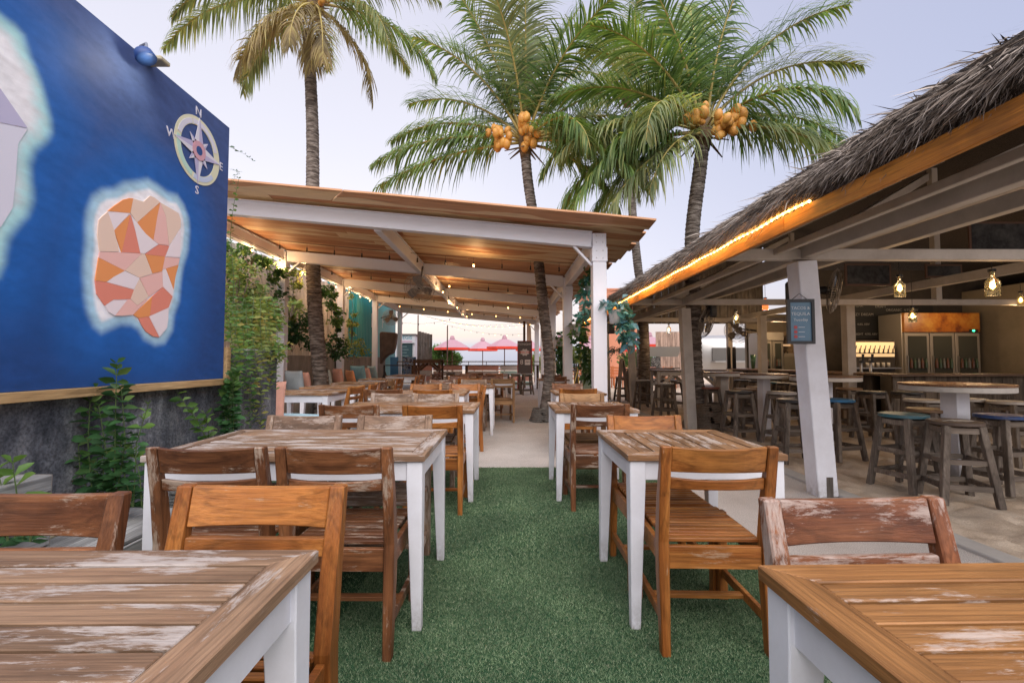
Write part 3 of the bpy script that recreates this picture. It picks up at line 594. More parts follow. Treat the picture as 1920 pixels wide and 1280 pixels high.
# battens below the thatch: fine bamboo laths, far too many to pick apart
lath = MB(); x = 1.98
while x < 7.1: lath.beam((x, Y0+.1, zl(x, 0)+.006-.02), (x+.1, Y1-.1, zl(x+.1, 13)+.006-.02), .012, .012); x += .045
o = bb(lath, 'bamboo_laths', wood('bamboo_lath_y', (.30, .235, .18), (.15, .11, .08), .1, (.3, .25, .2), 1, .7), 0); o['kind'] = 'stuff'
# inner posts on the counter line
for (x_, y_, w_) in ((6.04, 8.02, .15), (5.95, 10.6, .15), (4.35, 15.0, .14), (6.3, 12.9, .13)): bb(MB().beam((x_, y_, 0), (x_, y_, 2.2), w_, w_, up=(0, 1, 0)), 'post', white_w)
gab = MB()
for i in range(24):
    x = 2.3+i*.21; zt4 = zl(x, 12.9) if x < RX else zl(RX, 12.9)
    bb(MB().b2(x, x+.20, 12.96, 12.985, 2.2, zt4+.05), 'gable_board', MC['thatch_core'] if False else dk, 0)
# cable trays / wall
tanwall = noisy('tan_plaster', [(.3, (.20, .165, .12)), (.7, (.28, .235, .175))], 2, 8, .85)
darkwall = noisy('dark_bar_wall', [(.3, (.03, .026, .022)), (.7, (.075, .06, .05))], 2, 8, .85)
tag(MB().b2(6.9, 13.5, 10.2, 10.35, 0, 3.2).build('back_wall', darkwall), 'dark back wall of the bar behind the big fridge and menu board', 'wall')
tag(MB().b2(10.3, 10.45, 6.2, 10.2, 0, 2.7).build('side_wall', tanwall), 'tan plastered wall right of the three door fridge', 'wall')
tag(MB().b2(12.3, 12.4, 4.4, 10.2, 0, 2.6).build('far_wall', darkwall), 'dark wall closing the bar behind the right hand stools', 'wall')
tag(MB().b2(6.95, 8.7, 13.2, 13.3, 0, 2.5).build('tan_partition', tanwall), 'tan partition behind the small two door fridge', 'wall')
# counter
ctop = wood('bar_counter_y', (.34, .20, .11), (.18, .10, .055), .3, (.4, .34, .28), 1, .4)
ctopx = wood('bar_counter_x', (.26, .16, .09), (.12, .07, .04), .3, (.36, .3, .25), 0, .4)
cside = wood('bar_counter_front_z', (.20, .16, .12), (.10, .075, .055), .35, (.28, .24, .2), 2, .8)
cn = thing('bar_counter', 'long timber bar counter under the thatched roof', 'counter', (6.3, 7.2, 0))
CO = Vector((6.3, 7.2, 0))
for i in range(3): o = MB().b2(6.05+i*.18, 6.05+i*.18+.175, 7.72, 12.6, .905, .94).build('top_plank', ctop, cn, bev=.003); o.location = -CO
for i in range(3): o = MB().b2(6.05, 12.2, 7.15+i*.185, 7.15+i*.185+.18, .905, .94).build('top_plank', ctopx, cn, bev=.003); o.location = -CO
y = 7.75
while y < 12.5: o = MB().b2(6.2, 6.23, y, y+.17, .0, .90).build('front_board', cside, cn); o.location = -CO; y += .178
x = 6.2
while x < 12.1: o = MB().b2(x, x+.17, 7.3, 7.33, .0, .90).build('front_board', cside, cn); o.location = -CO; x += .178
# fridges
def fridge(name, label, x0, y0, w, h, nd, head, hm):
    f = thing(name, label, 'fridge', (x0+w/2, y0, 0))
    fr = flat(name+'_frame', (.36, .33, .29), .4, .4); dkk = flat(name+'_inside', (.06, .055, .05), .7)
    MB().b2(-w/2, w/2, .05, .65, .02, h).build('cabinet', fr, f, bev=.01)
    MB().b2(-w/2, w/2, -.02, .045, h-head, h).build('header', hm, f, bev=.005)
    dw = w/nd
    for i in range(nd):
        a = -w/2+i*dw+.01; b = a+dw-.02; d = MB().b2(a, b, -.01, .04, .12, h-head-.02).build('door', fr, f, bev=.004)
        MB().b2(a+.06, b-.06, -.018, -.012, .18, h-head-.08).build('glass', flat('fridge_glass', (.055, .058, .05), .07) if 'fridge_glass' not in MC else MC['fridge_glass'], d)
        MB().b2(a+.02, a+.04, -.04, -.012, .8, 1.25).build('handle', steel, d)
        for zz in (.62, 1.0):
            if zz < h-head-.15:
                for q in range(5):
                    u = a+.10+q*(dw-.22)/4; MB().lathe([(.028, 0), (.028, .12), (.012, .17), (.012, .2), (0, .2)], 8, (u, -.030, zz)).build('bottle', flat('bottle_%d' % (q % 3), [(.10, .04, .02), (.04, .07, .035), (.12, .12, .11)][q % 3], .3) if 'bottle_%d' % (q % 3) not in MC else MC['bottle_%d' % (q % 3)], d)
    return f
hdr = noisy('amber_header', [(.35, (.10, .02, .012)), (.5, (.35, .12, .02)), (.7, (.50, .26, .05))], 2.5, 4, .35)
fb = fridge('three_door_fridge', 'big three door drinks fridge with amber header behind the counter', 8.20, 9.35, 1.58, 2.14, 3, .40, hdr)
MB().b2(.55, .73, -.03, -.021, 1.745, 1.79).build('temperature_display', dark, fb); text('display_digits', '03', .05, flat('led_green', (0, .3, .1), .5, 0, (.05, 1, .35), 3), (.64, -.034, 1.767), (PI/2, 0, 0), fb)
fridge('two_door_fridge', 'smaller two door glass fridge at the back of the bar', 6.92, 12.4, .62, 1.92, 2, .22, flat('grey_header', (.3, .28, .25), .5))
# menu board
mb_ = thing('menu_board', 'long black chalk menu board above the beer taps', 'menu board', (8.55, 10.1, 1.68))
chalk = flat('chalk', (.30, .29, .27), .8); MB().b2(-.95, 1.0, .0, .05, -.05, .80).build('board', flat('chalkboard', (.018, .018, .018), .7), mb_, bev=.01)
for s_, x_, z_, q in (('BREAK', -.72, .70, .085), ('LAZY DREAM', -.62, .50, .085), ('DRAFT', -.2, .68, .08), ('ORGANIC  4.9% ABV', .28, .60, .08), ('4.8% ABV', -.6, .28, .07), ('IPA', -.18, .32, .08), ('5% ABV', .0, .2, .06), ('LIGHT  4.9% ABV', -.55, .06, .07), ('Bintang Pilsener', .25, .08, .12)):
    text('chalk_text', s_, q, chalk, (x_, -.006, z_), (PI/2, 0, 0), mb_)
# lit panel with tap handles
tp = thing('tap_panel', 'backlit cream panel with a row of black tap handles', 'panel', (7.5, 9.3, 1.21))
MB().b2(-.42, .42, .0, .04, .02, .32).build('lit_panel', flat('panel_glow', (.8, .6, .35), .6, 0, (1, .62, .28), .30), tp, bev=.004)
for i in range(9):
    x_ = -.36+i*.09; h_ = MB().beam((x_, -.03, .10), (x_+.018, -.05, .25), .012, .012).beam((x_, -.03, .10), (x_-.02, -.05, .18), .01, .01).lathe([(.018, 0), (.018, .03), (0, .03)], 8, (x_, -.03, .09)).build('tap_handle', dark, tp)
MB().b2(-.42, .42, -.04, -.01, .085, .10).build('rail', dark, tp); MB().b2(-.45, .45, -.12, .04, -.225, -.20).build('shelf', steel, tp); MB().b2(-.45, .45, .045, .07, -.3, .36).build('back_board', MC['dark_bar_wall'], tp); tp.scale = (1.08, 1, 1)
for i in range(3):
    x_ = 6.24+i*.13; q = thing('beer_tap', ['left', 'middle', 'right'][i]+' of three chrome beer tap towers on the bar counter', 'beer tap', (x_, 8.22-.05*i, .94), 0, 'beer taps on the counter')
    MB().lathe([(.035, 0), (.022, .02), (.022, .22), (.03, .23), (.0, .25)], 12).build('column', steel, q, smooth=True); MB().b2(-.03, .03, -.05, .03, .17, .20).build('spout', dark, q); MB().beam((0, -.04, .2), (0, -.05, .33), .02, .02, w2=.03, h2=.03).build('handle', dark, q)
for i in range(5):
    x_ = 7.33+i*.11; tag(MB().lathe([(.024, 0), (.03, .1), (.026, .1), (.02, .01), (0, .01)], 10, (x_, 9.24, 1.012)).build('beer_glass', flat('glass_grey', (.5, .46, .4), .15) if 'glass_grey' not in MC else MC['glass_grey'], smooth=True), ['first', 'second', 'third', 'fourth', 'last'][i]+' from the left of five small beer glasses behind the taps', 'glass', 'glasses behind the beer taps')
# far counter items
for i, (px, z_) in enumerate(((1367, 0), (1377, 0))):
    p = at(px, 690, Y=11.6); q = tag(MB().lathe([(.045, 0), (.045, .52), (.035, .56), (0, .56)], 10, (p.x, 11.6, .94)).build('straw_dispenser', dark, smooth=True), ['left', 'right'][i]+' tall black cup dispenser on the far counter', 'dispenser', 'black dispensers on the counter')
p = at(1385, 690, Y=11.6); tag(MB().lathe([(.04, 0), (.075, .36), (.065, .36), (.03, .02), (0, .02)], 12, (6.12+.25, 11.8, .94)).build('green_vase', flat('green_glass', (.06, .14, .08), .3), smooth=True), 'dark green tapering vase on the far counter', 'vase')
cb = flat('cardboard_tan', (.36, .27, .18), .8)
bxs = thing('drinks_cabinet', 'grey metal drinks cabinet beside the small fridge', 'cabinet', (7.75, 12.5, 0)); MB().b2(-.28, .28, 0, .5, 0, 1.35).build('body', flat('cabinet_grey', (.30, .27, .22), .5), bxs, bev=.01); MB().b2(-.24, .24, -.02, -.002, .1, 1.25).build('door', flat('cabinet_door', (.22, .20, .16), .4), bxs)
for i, (s_, z_) in enumerate((('tin', 1.80), ('na', 1.38))):
    q = thing('wall_crate', ('tan wooden box lettered %s on the partition' % s_), 'box', (7.75 if i == 0 else 7.95, 13.0, z_)); MB().b2(-.35, .35, 0, .18, -.18, .18).build('box', cb, q, bev=.01); text('letters', s_, .22, dark, (0, -.003, 0), (PI/2, 0, 0), q)
# lit shelf behind post
sh = thing('bottle_shelf', 'warmly lit shelf compartments behind the leaning post', 'shelf', (8.2, 12.9, .9)); MB().b2(-.5, .5, .2, .3, 0, .9).build('back', flat('shelf_back_glow', (.5, .36, .2), .6, 0, (1, .6, .3), .22), sh)
for z_ in (0, .42, .88): MB().b2(-.5, .5, 0, .2, z_, z_+.03).build('shelf', cb, sh)
for x_ in (-.5, -.03, .47): MB().b2(x_, x_+.03, 0, .198, .031, .419).b2(x_, x_+.03, 0, .198, .451, .879).build('divider', cb, sh)
# hanging bottle lamps
glassm, t_, b_, N_ = mat('lamp_glass'); b_.inputs['Base Color'].default_value = (.9, .95, .85, 1); b_.inputs['Roughness'].default_value = .05; b_.inputs['Transmission Weight'].default_value = .95; b_.inputs['IOR'].default_value = 1.12
fil = flat('warm_filament', (1, .6, .2), .5, 0, (1, .50, .12), 8)
def botlamp(px, py, Y, rad, hh, label, red=False):
    p = at(px, py, Y=Y); l = thing('bottle_lamp', label, 'lamp', p, 0, 'bottle lamps hanging in the bar')
    MB().tube([(0, 0, hh*.8), (0, 0, max(hh, 2.35+.04*(Y-4)-p.z))], .004, 4).build('cord', dark, l)
    MB().lathe([(rad, -hh*.5), (rad, hh*.22), (rad*.35, hh*.45), (rad*.35, hh*.75)], 14).build('bottle', glassm if not red else flat('amber_glass', (.5, .08, .02), .2, 0, (1, .2, .05), .6), l, smooth=True)
    MB().lathe([(0, -.035), (.02, -.01), (.014, .03), (0, .05)], 8).build('bulb', fil, l)
    MB().lathe([(.03, hh*.72), (.03, hh*.85), (0, hh*.85)], 8).build('cap', dark, l)
    if not red:
        d = bpy.data.lights.new('bottle_lamp_light', 'POINT'); o = bpy.data.objects.new('bottle_lamp_light', d); COL.objects.link(o); d.energy = 3.0; d.color = (1, .62, .3); d.shadow_soft_size = .05; o.parent = l; o.location = (0, 0, -hh*.5-.06)
for px, py, Y, r_, h_, lb_ in ((1687, 541, 4.7, .048, .17, 'large clear bottle lamp hanging left of the pair near the roof front'), (1861, 536, 4.3, .055, .19, 'large ribbed glass lamp hanging at the far right'), (1711, 593, 6.6, .05, .17, 'small clear bottle lamp in front of the menu board'), (1380, 597, 8.8, .055, .2, 'yellow glass bottle lamp beside the black fan'), (1326, 615, 10.8, .055, .2, 'small yellow bottle lamp between the middle posts'), (1254, 618, 11.8, .055, .2, 'bottle lamp left of the second timber post'), (1204, 628, 12.6, .055, .2, 'leftmost small bottle lamp near the dark trunk'), (1914, 563, 7.5, .05, .18, 'bottle lamp cut by the right edge of the photo')): botlamp(px, py, Y, r_, h_, lb_)
botlamp(1435, 572, 8.0, .05, .16, 'small red jar hanging from the tie beam', True)
for (x, y, z, e) in ((7.3, 8.8, 2.0, 9), (8.9, 8.6, 2.1, 7), (6.9, 11.6, 2.0, 14)):  # bare warm point lights inside the bar, no fixtures modelled
    d = bpy.data.lights.new('bar_point_light', 'POINT'); o = bpy.data.objects.new('bar_point_light', d); COL.objects.link(o); d.energy = e; d.color = (1, .66, .36); d.shadow_soft_size = .08; o.location = (x, y, z)
# framed sign on the leaning post
sg = thing('framed_sign', 'black framed blue tacos and tequila sign hanging on the leaning post', 'sign', at(1500, 603, Y=3.84), math.radians(-7))
blue_s = noisy('sign_blue', [(.3, (.10, .20, .30)), (.7, (.15, .27, .38))], 5, 5, .5)
MB().b2(-.085, .085, -.012, .0, -.165, .165).build('panel', blue_s, sg)
MB().b2(-.108, -.085, -.024, .006, -.19, .19).b2(.085, .108, -.024, .006, -.19, .19).b2(-.085, .085, -.024, .006, -.19, -.165).b2(-.085, .085, -.024, .006, .165, .19).build('frame', flat('frame_black', (.02, .02, .022), .4), sg)
MB().tube([(-.06, .0, .19), (0, 0, .24), (.06, 0, .19)], .003, 4).build('wire', dark, sg)
sw_ = flat('sign_white', (.7, .74, .78), .6); sr = flat('sign_red', (.5, .08, .08), .6)
for s_, z_, q in (('TACOS &', .115, .036), ('TEQUILA', .065, .037), ('Tuesday', .015, .034)): text('sign_text', s_, q, sw_, (0, -.0135, z_), (PI/2, 0, 0), sg, .001)
for i in range(3): MB().b2(-.055, -.03, -.0145, -.0125, -.06-i*.04, -.035-i*.04).build('sign_mark', sr, sg); MB().b2(-.02, .03, -.0145, -.0125, -.05-i*.04, -.046-i*.04).build('sign_line', sw_, sg)
# wall fans in the bar
def fan(name, label, p, rz, pitch, R_, blade_m, cage=True, mount=(0, .25, .1), metal=dark):
    f = thing(name, label, 'fan', p, rz); c = Euler((pitch, 0, 0)).to_matrix()
    def tr(mb): mb.v = [tuple(c @ Vector(v)) for v in mb.v]; return mb
    tr(MB().lathe([(0, -.02), (.055, 0), (.065, .08), (.05, .17), (0, .19)], 14)).build('motor', metal, f, smooth=True)
    MB().tube([c @ Vector((0, 0, .14)), Vector(mount)*.5+Vector((0, 0, .03)), Vector(mount)], .018, 6).build('bracket', metal, f)
    for i in range(3):
        a = i*2*PI/3+.4; bl = MB(); vs = []
        for r, w, tz in ((.05, .05, 0), (.5*R_, .17*R_/.3, .02), (.85*R_, .15*R_/.3, .03)):
            for s in (-1, 1): vs.append((r*math.cos(a)-s*w/2*math.sin(a), r*math.sin(a)+s*w/2*math.cos(a), -.05+s*tz))
        vs += [(x, y, z-.004) for x, y, z in vs]
        tr(bl.add(vs, [(0, 1, 3, 2), (2, 3, 5, 4), (6, 8, 9, 7), (8, 10, 11, 9), (0, 2, 8, 6), (2, 4, 10, 8), (1, 7, 9, 3), (3, 9, 11, 5), (4, 5, 11, 10), (0, 6, 7, 1)])).build('blade', blade_m, f)
    if cage:
        cg = MB()
        for r, z in ((R_, -.05), (R_*.8, -.105), (R_*.55, -.125), (R_*.3, -.13)): cg.tube([(r*math.cos(2*PI*i/28), r*math.sin(2*PI*i/28), z) for i in range(29)], .0045, 4, False)
        for i in range(54):
            a = 2*PI*i/54; cg.tube([(.03*math.cos(a), .03*math.sin(a), -.13), (R_*.6*math.cos(a), R_*.6*math.sin(a), -.12), (R_*.9*math.cos(a), R_*.9*math.sin(a), -.085), (R_*math.cos(a), R_*math.sin(a), -.05), (R_*.8*math.cos(a), R_*.8*math.sin(a), .0), (.06*math.cos(a), .06*math.sin(a), .03)], .0028, 3, False)
        tr(cg).build('cage', flat(name+'_cage', (.30, .26, .22), .4, .5), f)
    return f
clr_bl = flat('fan_blade_grey', (.14, .12, .11), .5)
fan('ceiling_fan', 'caged fan hanging under the middle pergola beam', at(787, 538, Y=9.0), 0, math.radians(-62), .30, clr_bl, True, (0.05, .05, .42))
fan('post_fan', 'black oscillating fan on a left pergola post', at(733, 594, Y=16.3), math.radians(30), math.radians(-75), .30, clr_bl, True, (-.35, .05, -.05))
fan('bar_fan', 'folded black fan behind the leaning post', at(1556, 545, Y=6.8), .9, math.radians(-80), .34, flat('bin_bag_black', (.02, .02, .02), .25), True, (-.1, .3, .3))
fan('palm_fan', 'dark wall fan mounted on the trunk inside the bar', at(1318, 603, Y=8.0), .8, math.radians(-75), .28, clr_bl, True, (-.2, .1, 0))
fan('far_fan', 'dark brown fan beside the yellow bottle lamp', at(1383, 620, Y=10.3), -.8, math.radians(-70), .28, clr_bl, True, (.3, .3, 0))
# speakers on posts
for px, py, Y, lb_ in ((1493, 548, 4.4, 'small black round speaker by the leaning post'), (1145, 615, 9, 'small black speaker beside the front pergola post'), (1335, 583, 7.9, 'black loudspeaker box in front of the menu chairs')):
    p = at(px, py, Y=Y); q = thing('speaker', lb_, 'speaker', p, .3); MB().b2(-.07, .07, -.06, .08, -.11, .11).build('cabinet', dark, q, bev=.02); MB().lathe([(0, .0), (.05, .0), (.055, -.01), (0, -.012)], 14, (0, 0, 0)).build('cone', flat('speaker_cone', (.05, .05, .05), .6) if 'speaker_cone' not in MC else MC['speaker_cone'], q, rot=(PI/2, 0, 0), loc=(0, -.062, 0))
# framed pictures under the roof
for px, py, Y, w_, h_, lb_ in ((1628, 515, 7.3, .75, .36, 'dark framed picture above the menu board'), (1770, 508, 7.3, .6, .22, 'wide dark picture board hung below the rafters'), (1880, 450, 6.0, .9, .5, 'large dark poster under the thatch at right')):
    p = at(px, py, Y=Y); q = thing('hung_picture', lb_, 'picture', p); MB().b2(-w_/2, w_/2, 0, .02, -h_/2, h_/2).build('frame', flat('pic_frame', (.10, .05, .03), .6) if 'pic_frame' not in MC else MC['pic_frame'], q); MB().b2(-w_/2+.03, w_/2-.03, -.004, -.001, -h_/2+.03, h_/2-.03).build('print', noisy('pic_print', [(.4, (.012, .012, .014)), (.7, (.06, .06, .06))], 6, 4) if 'pic_print' not in MC else MC['pic_print'], q)
# ================= FURNITURE =================
def make_table(w, d, ax, tm, label, cat='table', h=.75, legm=None, np_=None, frame_m=None):
    t = thing('dining_table', label, cat, (0, 0, 0)); B = .072; th = .028; g = .0085
    fx, fy = frame_m or tm
    # mitred border boards
    for sx, sy, a, b in ((1, 0, w/2, d/2), (-1, 0, w/2, d/2), (0, 1, w/2, d/2), (0, -1, w/2, d/2)):
        if sx: pl_ = [(sx*a, -b), (sx*a, b), (sx*(a-B), b-B), (sx*(a-B), -b+B)]
        else: pl_ = [(-a, sy*b), (a, sy*b), (a-B, sy*(b-B)), (-a+B, sy*(b-B))]
        MB().prism(pl_, lambda u, v, z: (u*.9985, v*.9985, h-th+z), th).build('border_board', fy if sx else fx, t, bev=.0025)
    iw, idp = w-2*B-.004, d-2*B-.004; L = iw if ax == 0 else idp; Wt = idp if ax == 0 else iw; n = np_ or max(4, round(Wt/.066)); pw = Wt/n
    pmesh = MB().box((0, 0, 0), (L-.003, pw-g, .020) if ax == 0 else (pw-g, L-.003, .020)).mesh('plank', fx if ax == 0 else fy, .002)
    for i in range(n):
        o_ = -Wt/2+pw*(i+.5); zz = h-.0125+random.uniform(-.001, .001); link('plank', pmesh, t, (0, o_, zz) if ax == 0 else (o_, 0, zz))
    lm = legm or white; li = .012
    aw, ad_ = w/2-li-.045, d/2-li-.045
    for sy in (-1, 1): MB().box((0, sy*(d/2-li-.022), h-th-.043), (2*aw-.02, .022, .084)).build('apron', lm, t, bev=.002)
    for sx in (-1, 1): MB().box((sx*(w/2-li-.022), 0, h-th-.043), (.022, 2*ad_-.02, .084)).build('apron', lm, t, bev=.002)
    for sx in (-1, 1):
        for sy in (-1, 1):
            x, y = sx*(w/2-li), sy*(d/2-li); T, Bm = .068, .040; vs = []
            for z, q in ((h-th-.001, T), (h-th-.10, T), (0, Bm)):
                vs += [(x, y, z), (x-sx*q, y, z), (x-sx*q, y-sy*q, z), (x, y-sy*q, z)]
            MB().add(vs, [(0, 1, 2, 3), (11, 10, 9, 8)]+[(r*4+k, r*4+(k+1) % 4, (r+1)*4+(k+1) % 4, (r+1)*4+k) for r in (0, 1) for k in range(4)]).build('leg', lm, t, bev=.003)
    return t

def make_chair(label):
    t = thing('dining_chair', label, 'chair'); X, Zm = WD['brown']; w = .452; sz = .425
    # sitter faces +Y ; backrest at -Y, slightly bowed
    sm = MB().box((0, 0, 0), (w-.075, .0265, .016)).mesh('seat_slat', X, .003)
    for i in range(11): link('seat_slat', sm, t, (0, -.175+i*.0375, sz+.008+(.004*math.sin(i*1.9)*.3)))
    for s in (-1, 1):
        x = s*(w/2-.021); pts = [(-.225, 0, .034, .042), (-.205, .30, .042, .055), (-.20, .44, .042, .058), (-.225, .62, .042, .048), (-.268, .825, .040, .032)]
        vs = []
        for y, z, a, b in pts: vs += [(x-a/2, y-b/2, z), (x+a/2, y-b/2, z), (x+a/2, y+b/2, z), (x-a/2, y+b/2, z)]
        n = len(pts); MB().add(vs, [(3, 2, 1, 0), tuple(4*(n-1)+k for k in range(4))]+[(r*4+k, r*4+(k+1) % 4, (r+1)*4+(k+1) % 4, (r+1)*4+k) for r in range(n-1) for k in range(4)]).build('leg', Zm, t, bev=.004)
        MB().beam((x, .215, 0), (x, .215, sz-.002), .042, .046, up=(0, 1, 0)).build('leg', Zm, t, bev=.004)
        MB().beam((x, -.170, sz-.042), (x, .188, sz-.042), .022, .078).build('side_rail', X, t, bev=.002)
        MB().beam((x, -.19, .135), (x, .19, .135), .020, .040).build('stretcher', X, t, bev=.002)
    def rail(z0_, z1_, th, nm, ya, yb):
        n = 8; vs = []; W2 = w/2-.0425
        for i in range(n+1):
            u = -1+2*i/n; x = u*W2; bow = -.020*(1-u*u)
            for (yy, zz) in ((ya-th/2, z0_), (yb-th/2, z1_+.008*(u*u-1)), (yb+th/2, z1_+.008*(u*u-1)), (ya+th/2, z0_)): vs.append((x, yy+bow, zz))
        MB().add(vs, [(0, 1, 2, 3), tuple(4*n+k for k in (3, 2, 1, 0))]+[(r*4+k, (r+1)*4+k, (r+1)*4+(k+1) % 4, r*4+(k+1) % 4) for r in range(n) for k in range(4)]).build(nm, X, t, bev=.003)
    rail(.722, .823, .022, 'top_rail', -.246, -.267); rail(.652, .698, .020, 'lower_rail', -.233, -.240)
    MB().beam((-w/2+.043, -.205, sz-.05), (w/2-.043, -.205, sz-.05), .022, .088).build('rear_rail', X, t, bev=.002)
    MB().beam((-w/2+.043, .222, sz-.045), (w/2-.043, .222, sz-.045), .020, .075).build('front_rail', X, t, bev=.002)
    MB().beam((-w/2+.033, -.02, .135), (w/2-.033, -.02, .135), .036, .018).build('stretcher', X, t, bev=.002)
    return t

tb = {}
# ---- left row of long tables ----
LT = [('wide bleached plank table nearest the camera on the left', -1.02, .635, (top_bleached, top_bleached_y), 0),
      ('long worn brown table, second in the left row', -.970, 2.355, (top_bleached, top_bleached_y), 0),
      ('long tan table, third in the left row at the turf edge', -.885, 4.12, (top_tan, top_tan_y), 0),
      ('long tan table, fourth in the left row on gravel', -1.14, 5.95, (top_tan, top_tan_y), 0),
      ('long pale table, fifth in the left row', -.83, 7.42, (top_bleached, top_bleached_y), 0),
      ('long table, sixth in the left row', -.48, 9.05, (top_tan, top_tan_y), 0),
      ('long table, seventh in the left row, small in the distance', -.78, 10.95, (top_tan, top_tan_y), 0),
      ('long table at the far end of the left row', -.62, 12.8, (top_tan, top_tan_y), 0)]
for i, (lb_, x, y, tm, rz) in enumerate(LT):
    if i in (0, 1, 2): t = make_table(1.22, .75, 0, tm, lb_); base = t; t.location = (x, y, 0); t['group'] = 'long tables in the left row'
    else: dup(base, (x, y, 0), rz, lb_, 'long tables in the left row')
# ---- right row of square tables ----
t = make_table(1.0, .74, 0, (top_orange, top_orange_y), 'orange brown plank table nearest the camera on the right'); t.location = (1.005, .565, 0); t.rotation_euler = (0, 0, math.radians(.8)); t['group'] = 'tables in the right row'
RT = [('square worn plank table, second in the right row', .868, 2.345, .70, .72), ('square table, third in the right row at the turf edge', .735, 4.13, .70, .74), ('square table, fourth in the right row beside the front post', .90, 6.0, .64, .74), ('square table, fifth in the right row behind the palm trunk', .98, 10.0, .64, .74)]
for i, (lb_, x, y, w_, d_) in enumerate(RT):
    t = make_table(w_, d_, 1, (top_tan, top_tan_y), lb_); t.location = (x, y, 0); t['group'] = 'tables in the right row'
# ---- tables by the bench ----
BT = [('pale table beside the near pink cushion', -2.62, 5.98, .82, .66), ('tan table in front of the big grey cushion', -2.72, 7.22, .84, .66), ('tan table between leaning palm trunk and bench chairs', -2.76, 8.52, .84, .66), ('tan table before the blue cushions', -2.80, 10.1, .84, .8), ('farthest tan table along the cushioned bench', -2.80, 12.3, .9, 1.4)]
t = make_table(.84, .68, 1, (top_tan, top_tan_y), BT[0][0]); t['group'] = 'tables along the bench'; t.location = (BT[0][1], BT[0][2], 0); t.rotation_euler = (0, 0, -.03)
for lb_, x, y, w_, d_ in BT[1:]: dup(t, (x, y, 0), random.uniform(-.02, .02), lb_, 'tables along the bench')
dup(t, (-2.80, 13.0, 0), .01, 'small tan table pushed behind the farthest bench table', 'tables along the bench')

# ---- chairs ----
CG = 'dining chairs'
proto = make_chair('weathered orange chair behind the nearest left table, far left'); proto['group'] = CG
def chair(x, y, rz, kind, label, first=False):
    """x, y of the top of the backrest; rz = facing (0 = sitter faces +Y, PI = faces the camera)"""
    p = Vector((x, y, 0))-Matrix.Rotation(rz, 3, 'Z') @ Vector((0, -.262, 0))
    if first: proto.location = p; proto.rotation_euler = (0, 0, rz); proto['label'] = label; ob = proto
    else: ob = dup(proto, p, rz, label, CG)
    SW_.append((ob, kind))
SW_ = []
CH_L = [(-1.19, 1.17, PI+.015, 'brown', 'weathered orange chair behind the nearest left table, far left'),
 (-.66, 1.24, PI-.02, 'varnish', 'glossy orange chair behind the nearest left table, right of its pair'),
 (-1.165, 1.79, .02, 'brown', 'worn brown chair tucked into the second left table, left of its pair'),
 (-.672, 1.78, -.02, 'brown', 'worn brown chair tucked into the second left table, by the aisle'),
 (-1.24, 2.80, PI, 'grey', 'bleached chair on the far side of the second left table, left of its pair'),
 (-.69, 2.80, PI+.02, 'grey', 'bleached cracked chair on the far side of the second left table, by the aisle'),
 (-1.20, 3.46, .0, 'brown', 'brown chair on the near side of the third left table, left of its pair'),
 (-.565, 3.42, .0, 'varnish', 'orange varnished chair on the near side of the third left table, by the aisle'),
 (-1.17, 4.66, PI, 'grey', 'faded chair on the far side of the third left table, left of its pair'),
 (-.72, 4.60, PI+.03, 'grey', 'grey chair on the far side of the third left table, by the aisle'),
 (-.86, 5.22, 0, 'varnish', 'orange chair on the near side of the fourth left table'),
 (-1.45, 5.30, 0, 'brown', 'brown chair on the near side of the fourth left table, beside the bench chairs'),
 (-1.17, 6.52, PI, 'varnish', 'orange chair on the far side of the fourth left table, left of its pair'),
 (-.62, 6.50, PI, 'varnish', 'orange chair on the far side of the fourth left table, right of its pair'),
 (-.33, 6.05, PI/2+.15, 'varnish', 'chair turned sideways at the aisle end of the fourth left table'),
 (-1.05, 6.95, 0, 'grey', 'faded chair on the near side of the fifth left table'),
 (-1.15, 7.98, PI, 'brown', 'brown chair on the far side of the fifth left table, left of its pair'),
 (-.60, 7.98, PI, 'grey', 'bleached chair on the far side of the fifth left table, right of its pair'),
 (-.10, 8.42, .12, 'pale', 'pale wooden chair at the aisle corner of the sixth left table'),
 (-.72, 8.52, 0, 'varnish', 'orange chair on the near side of the sixth left table'),
 (-1.05, 9.65, PI, 'varnish', 'orange chair on the far side of the sixth left table, left of its pair'),
 (-.35, 9.65, PI, 'brown', 'brown chair on the far side of the sixth left table, right of its pair'),
 (-1.1, 10.4, 0, 'brown', 'brown chair on the near side of the seventh left table, left of its pair'),
 (-.50, 10.4, 0, 'brown', 'brown chair on the near side of the seventh left table, right of its pair'),
 (-1.0, 11.55, PI, 'brown', 'brown chair on the far side of the seventh left table, left of its pair'),
 (-.35, 11.55, PI, 'varnish', 'orange chair on the far side of the seventh left table, right of its pair'),
 (-.9, 12.3, 0, 'brown', 'brown chair on the near side of the farthest left table'),
 (.838, 1.115, PI+.03, 'russet', 'reddish flaking chair behind the nearest right table'),
 (.822, 1.79, -.035, 'varnish', 'orange chair on the near side of the second right table'),
 (.825, 2.78, PI, 'varnish', 'bright orange chair with a split rail behind the second right table'),
 (.705, 3.50, .02, 'brown', 'brown chair on the near side of the third right table'),
 (.745, 4.62, PI, 'pale', 'faded orange chair on the far side of the third right table'),
 (.83, 5.42, 0, 'varnish', 'orange chair on the near side of the fourth right table'),
 (.86, 6.62, PI, 'brown', 'reddish chair on the far side of the fourth right table'),
 (.98, 9.40, 0, 'brown', 'brown chair on the near side of the fifth right table'),
 (1.0, 10.6, PI, 'brown', 'brown chair on the far side of the fifth right table')]
for i, (x, y, rz, k, lb_) in enumerate(CH_L): chair(x, y, rz, k, lb_, i == 0)
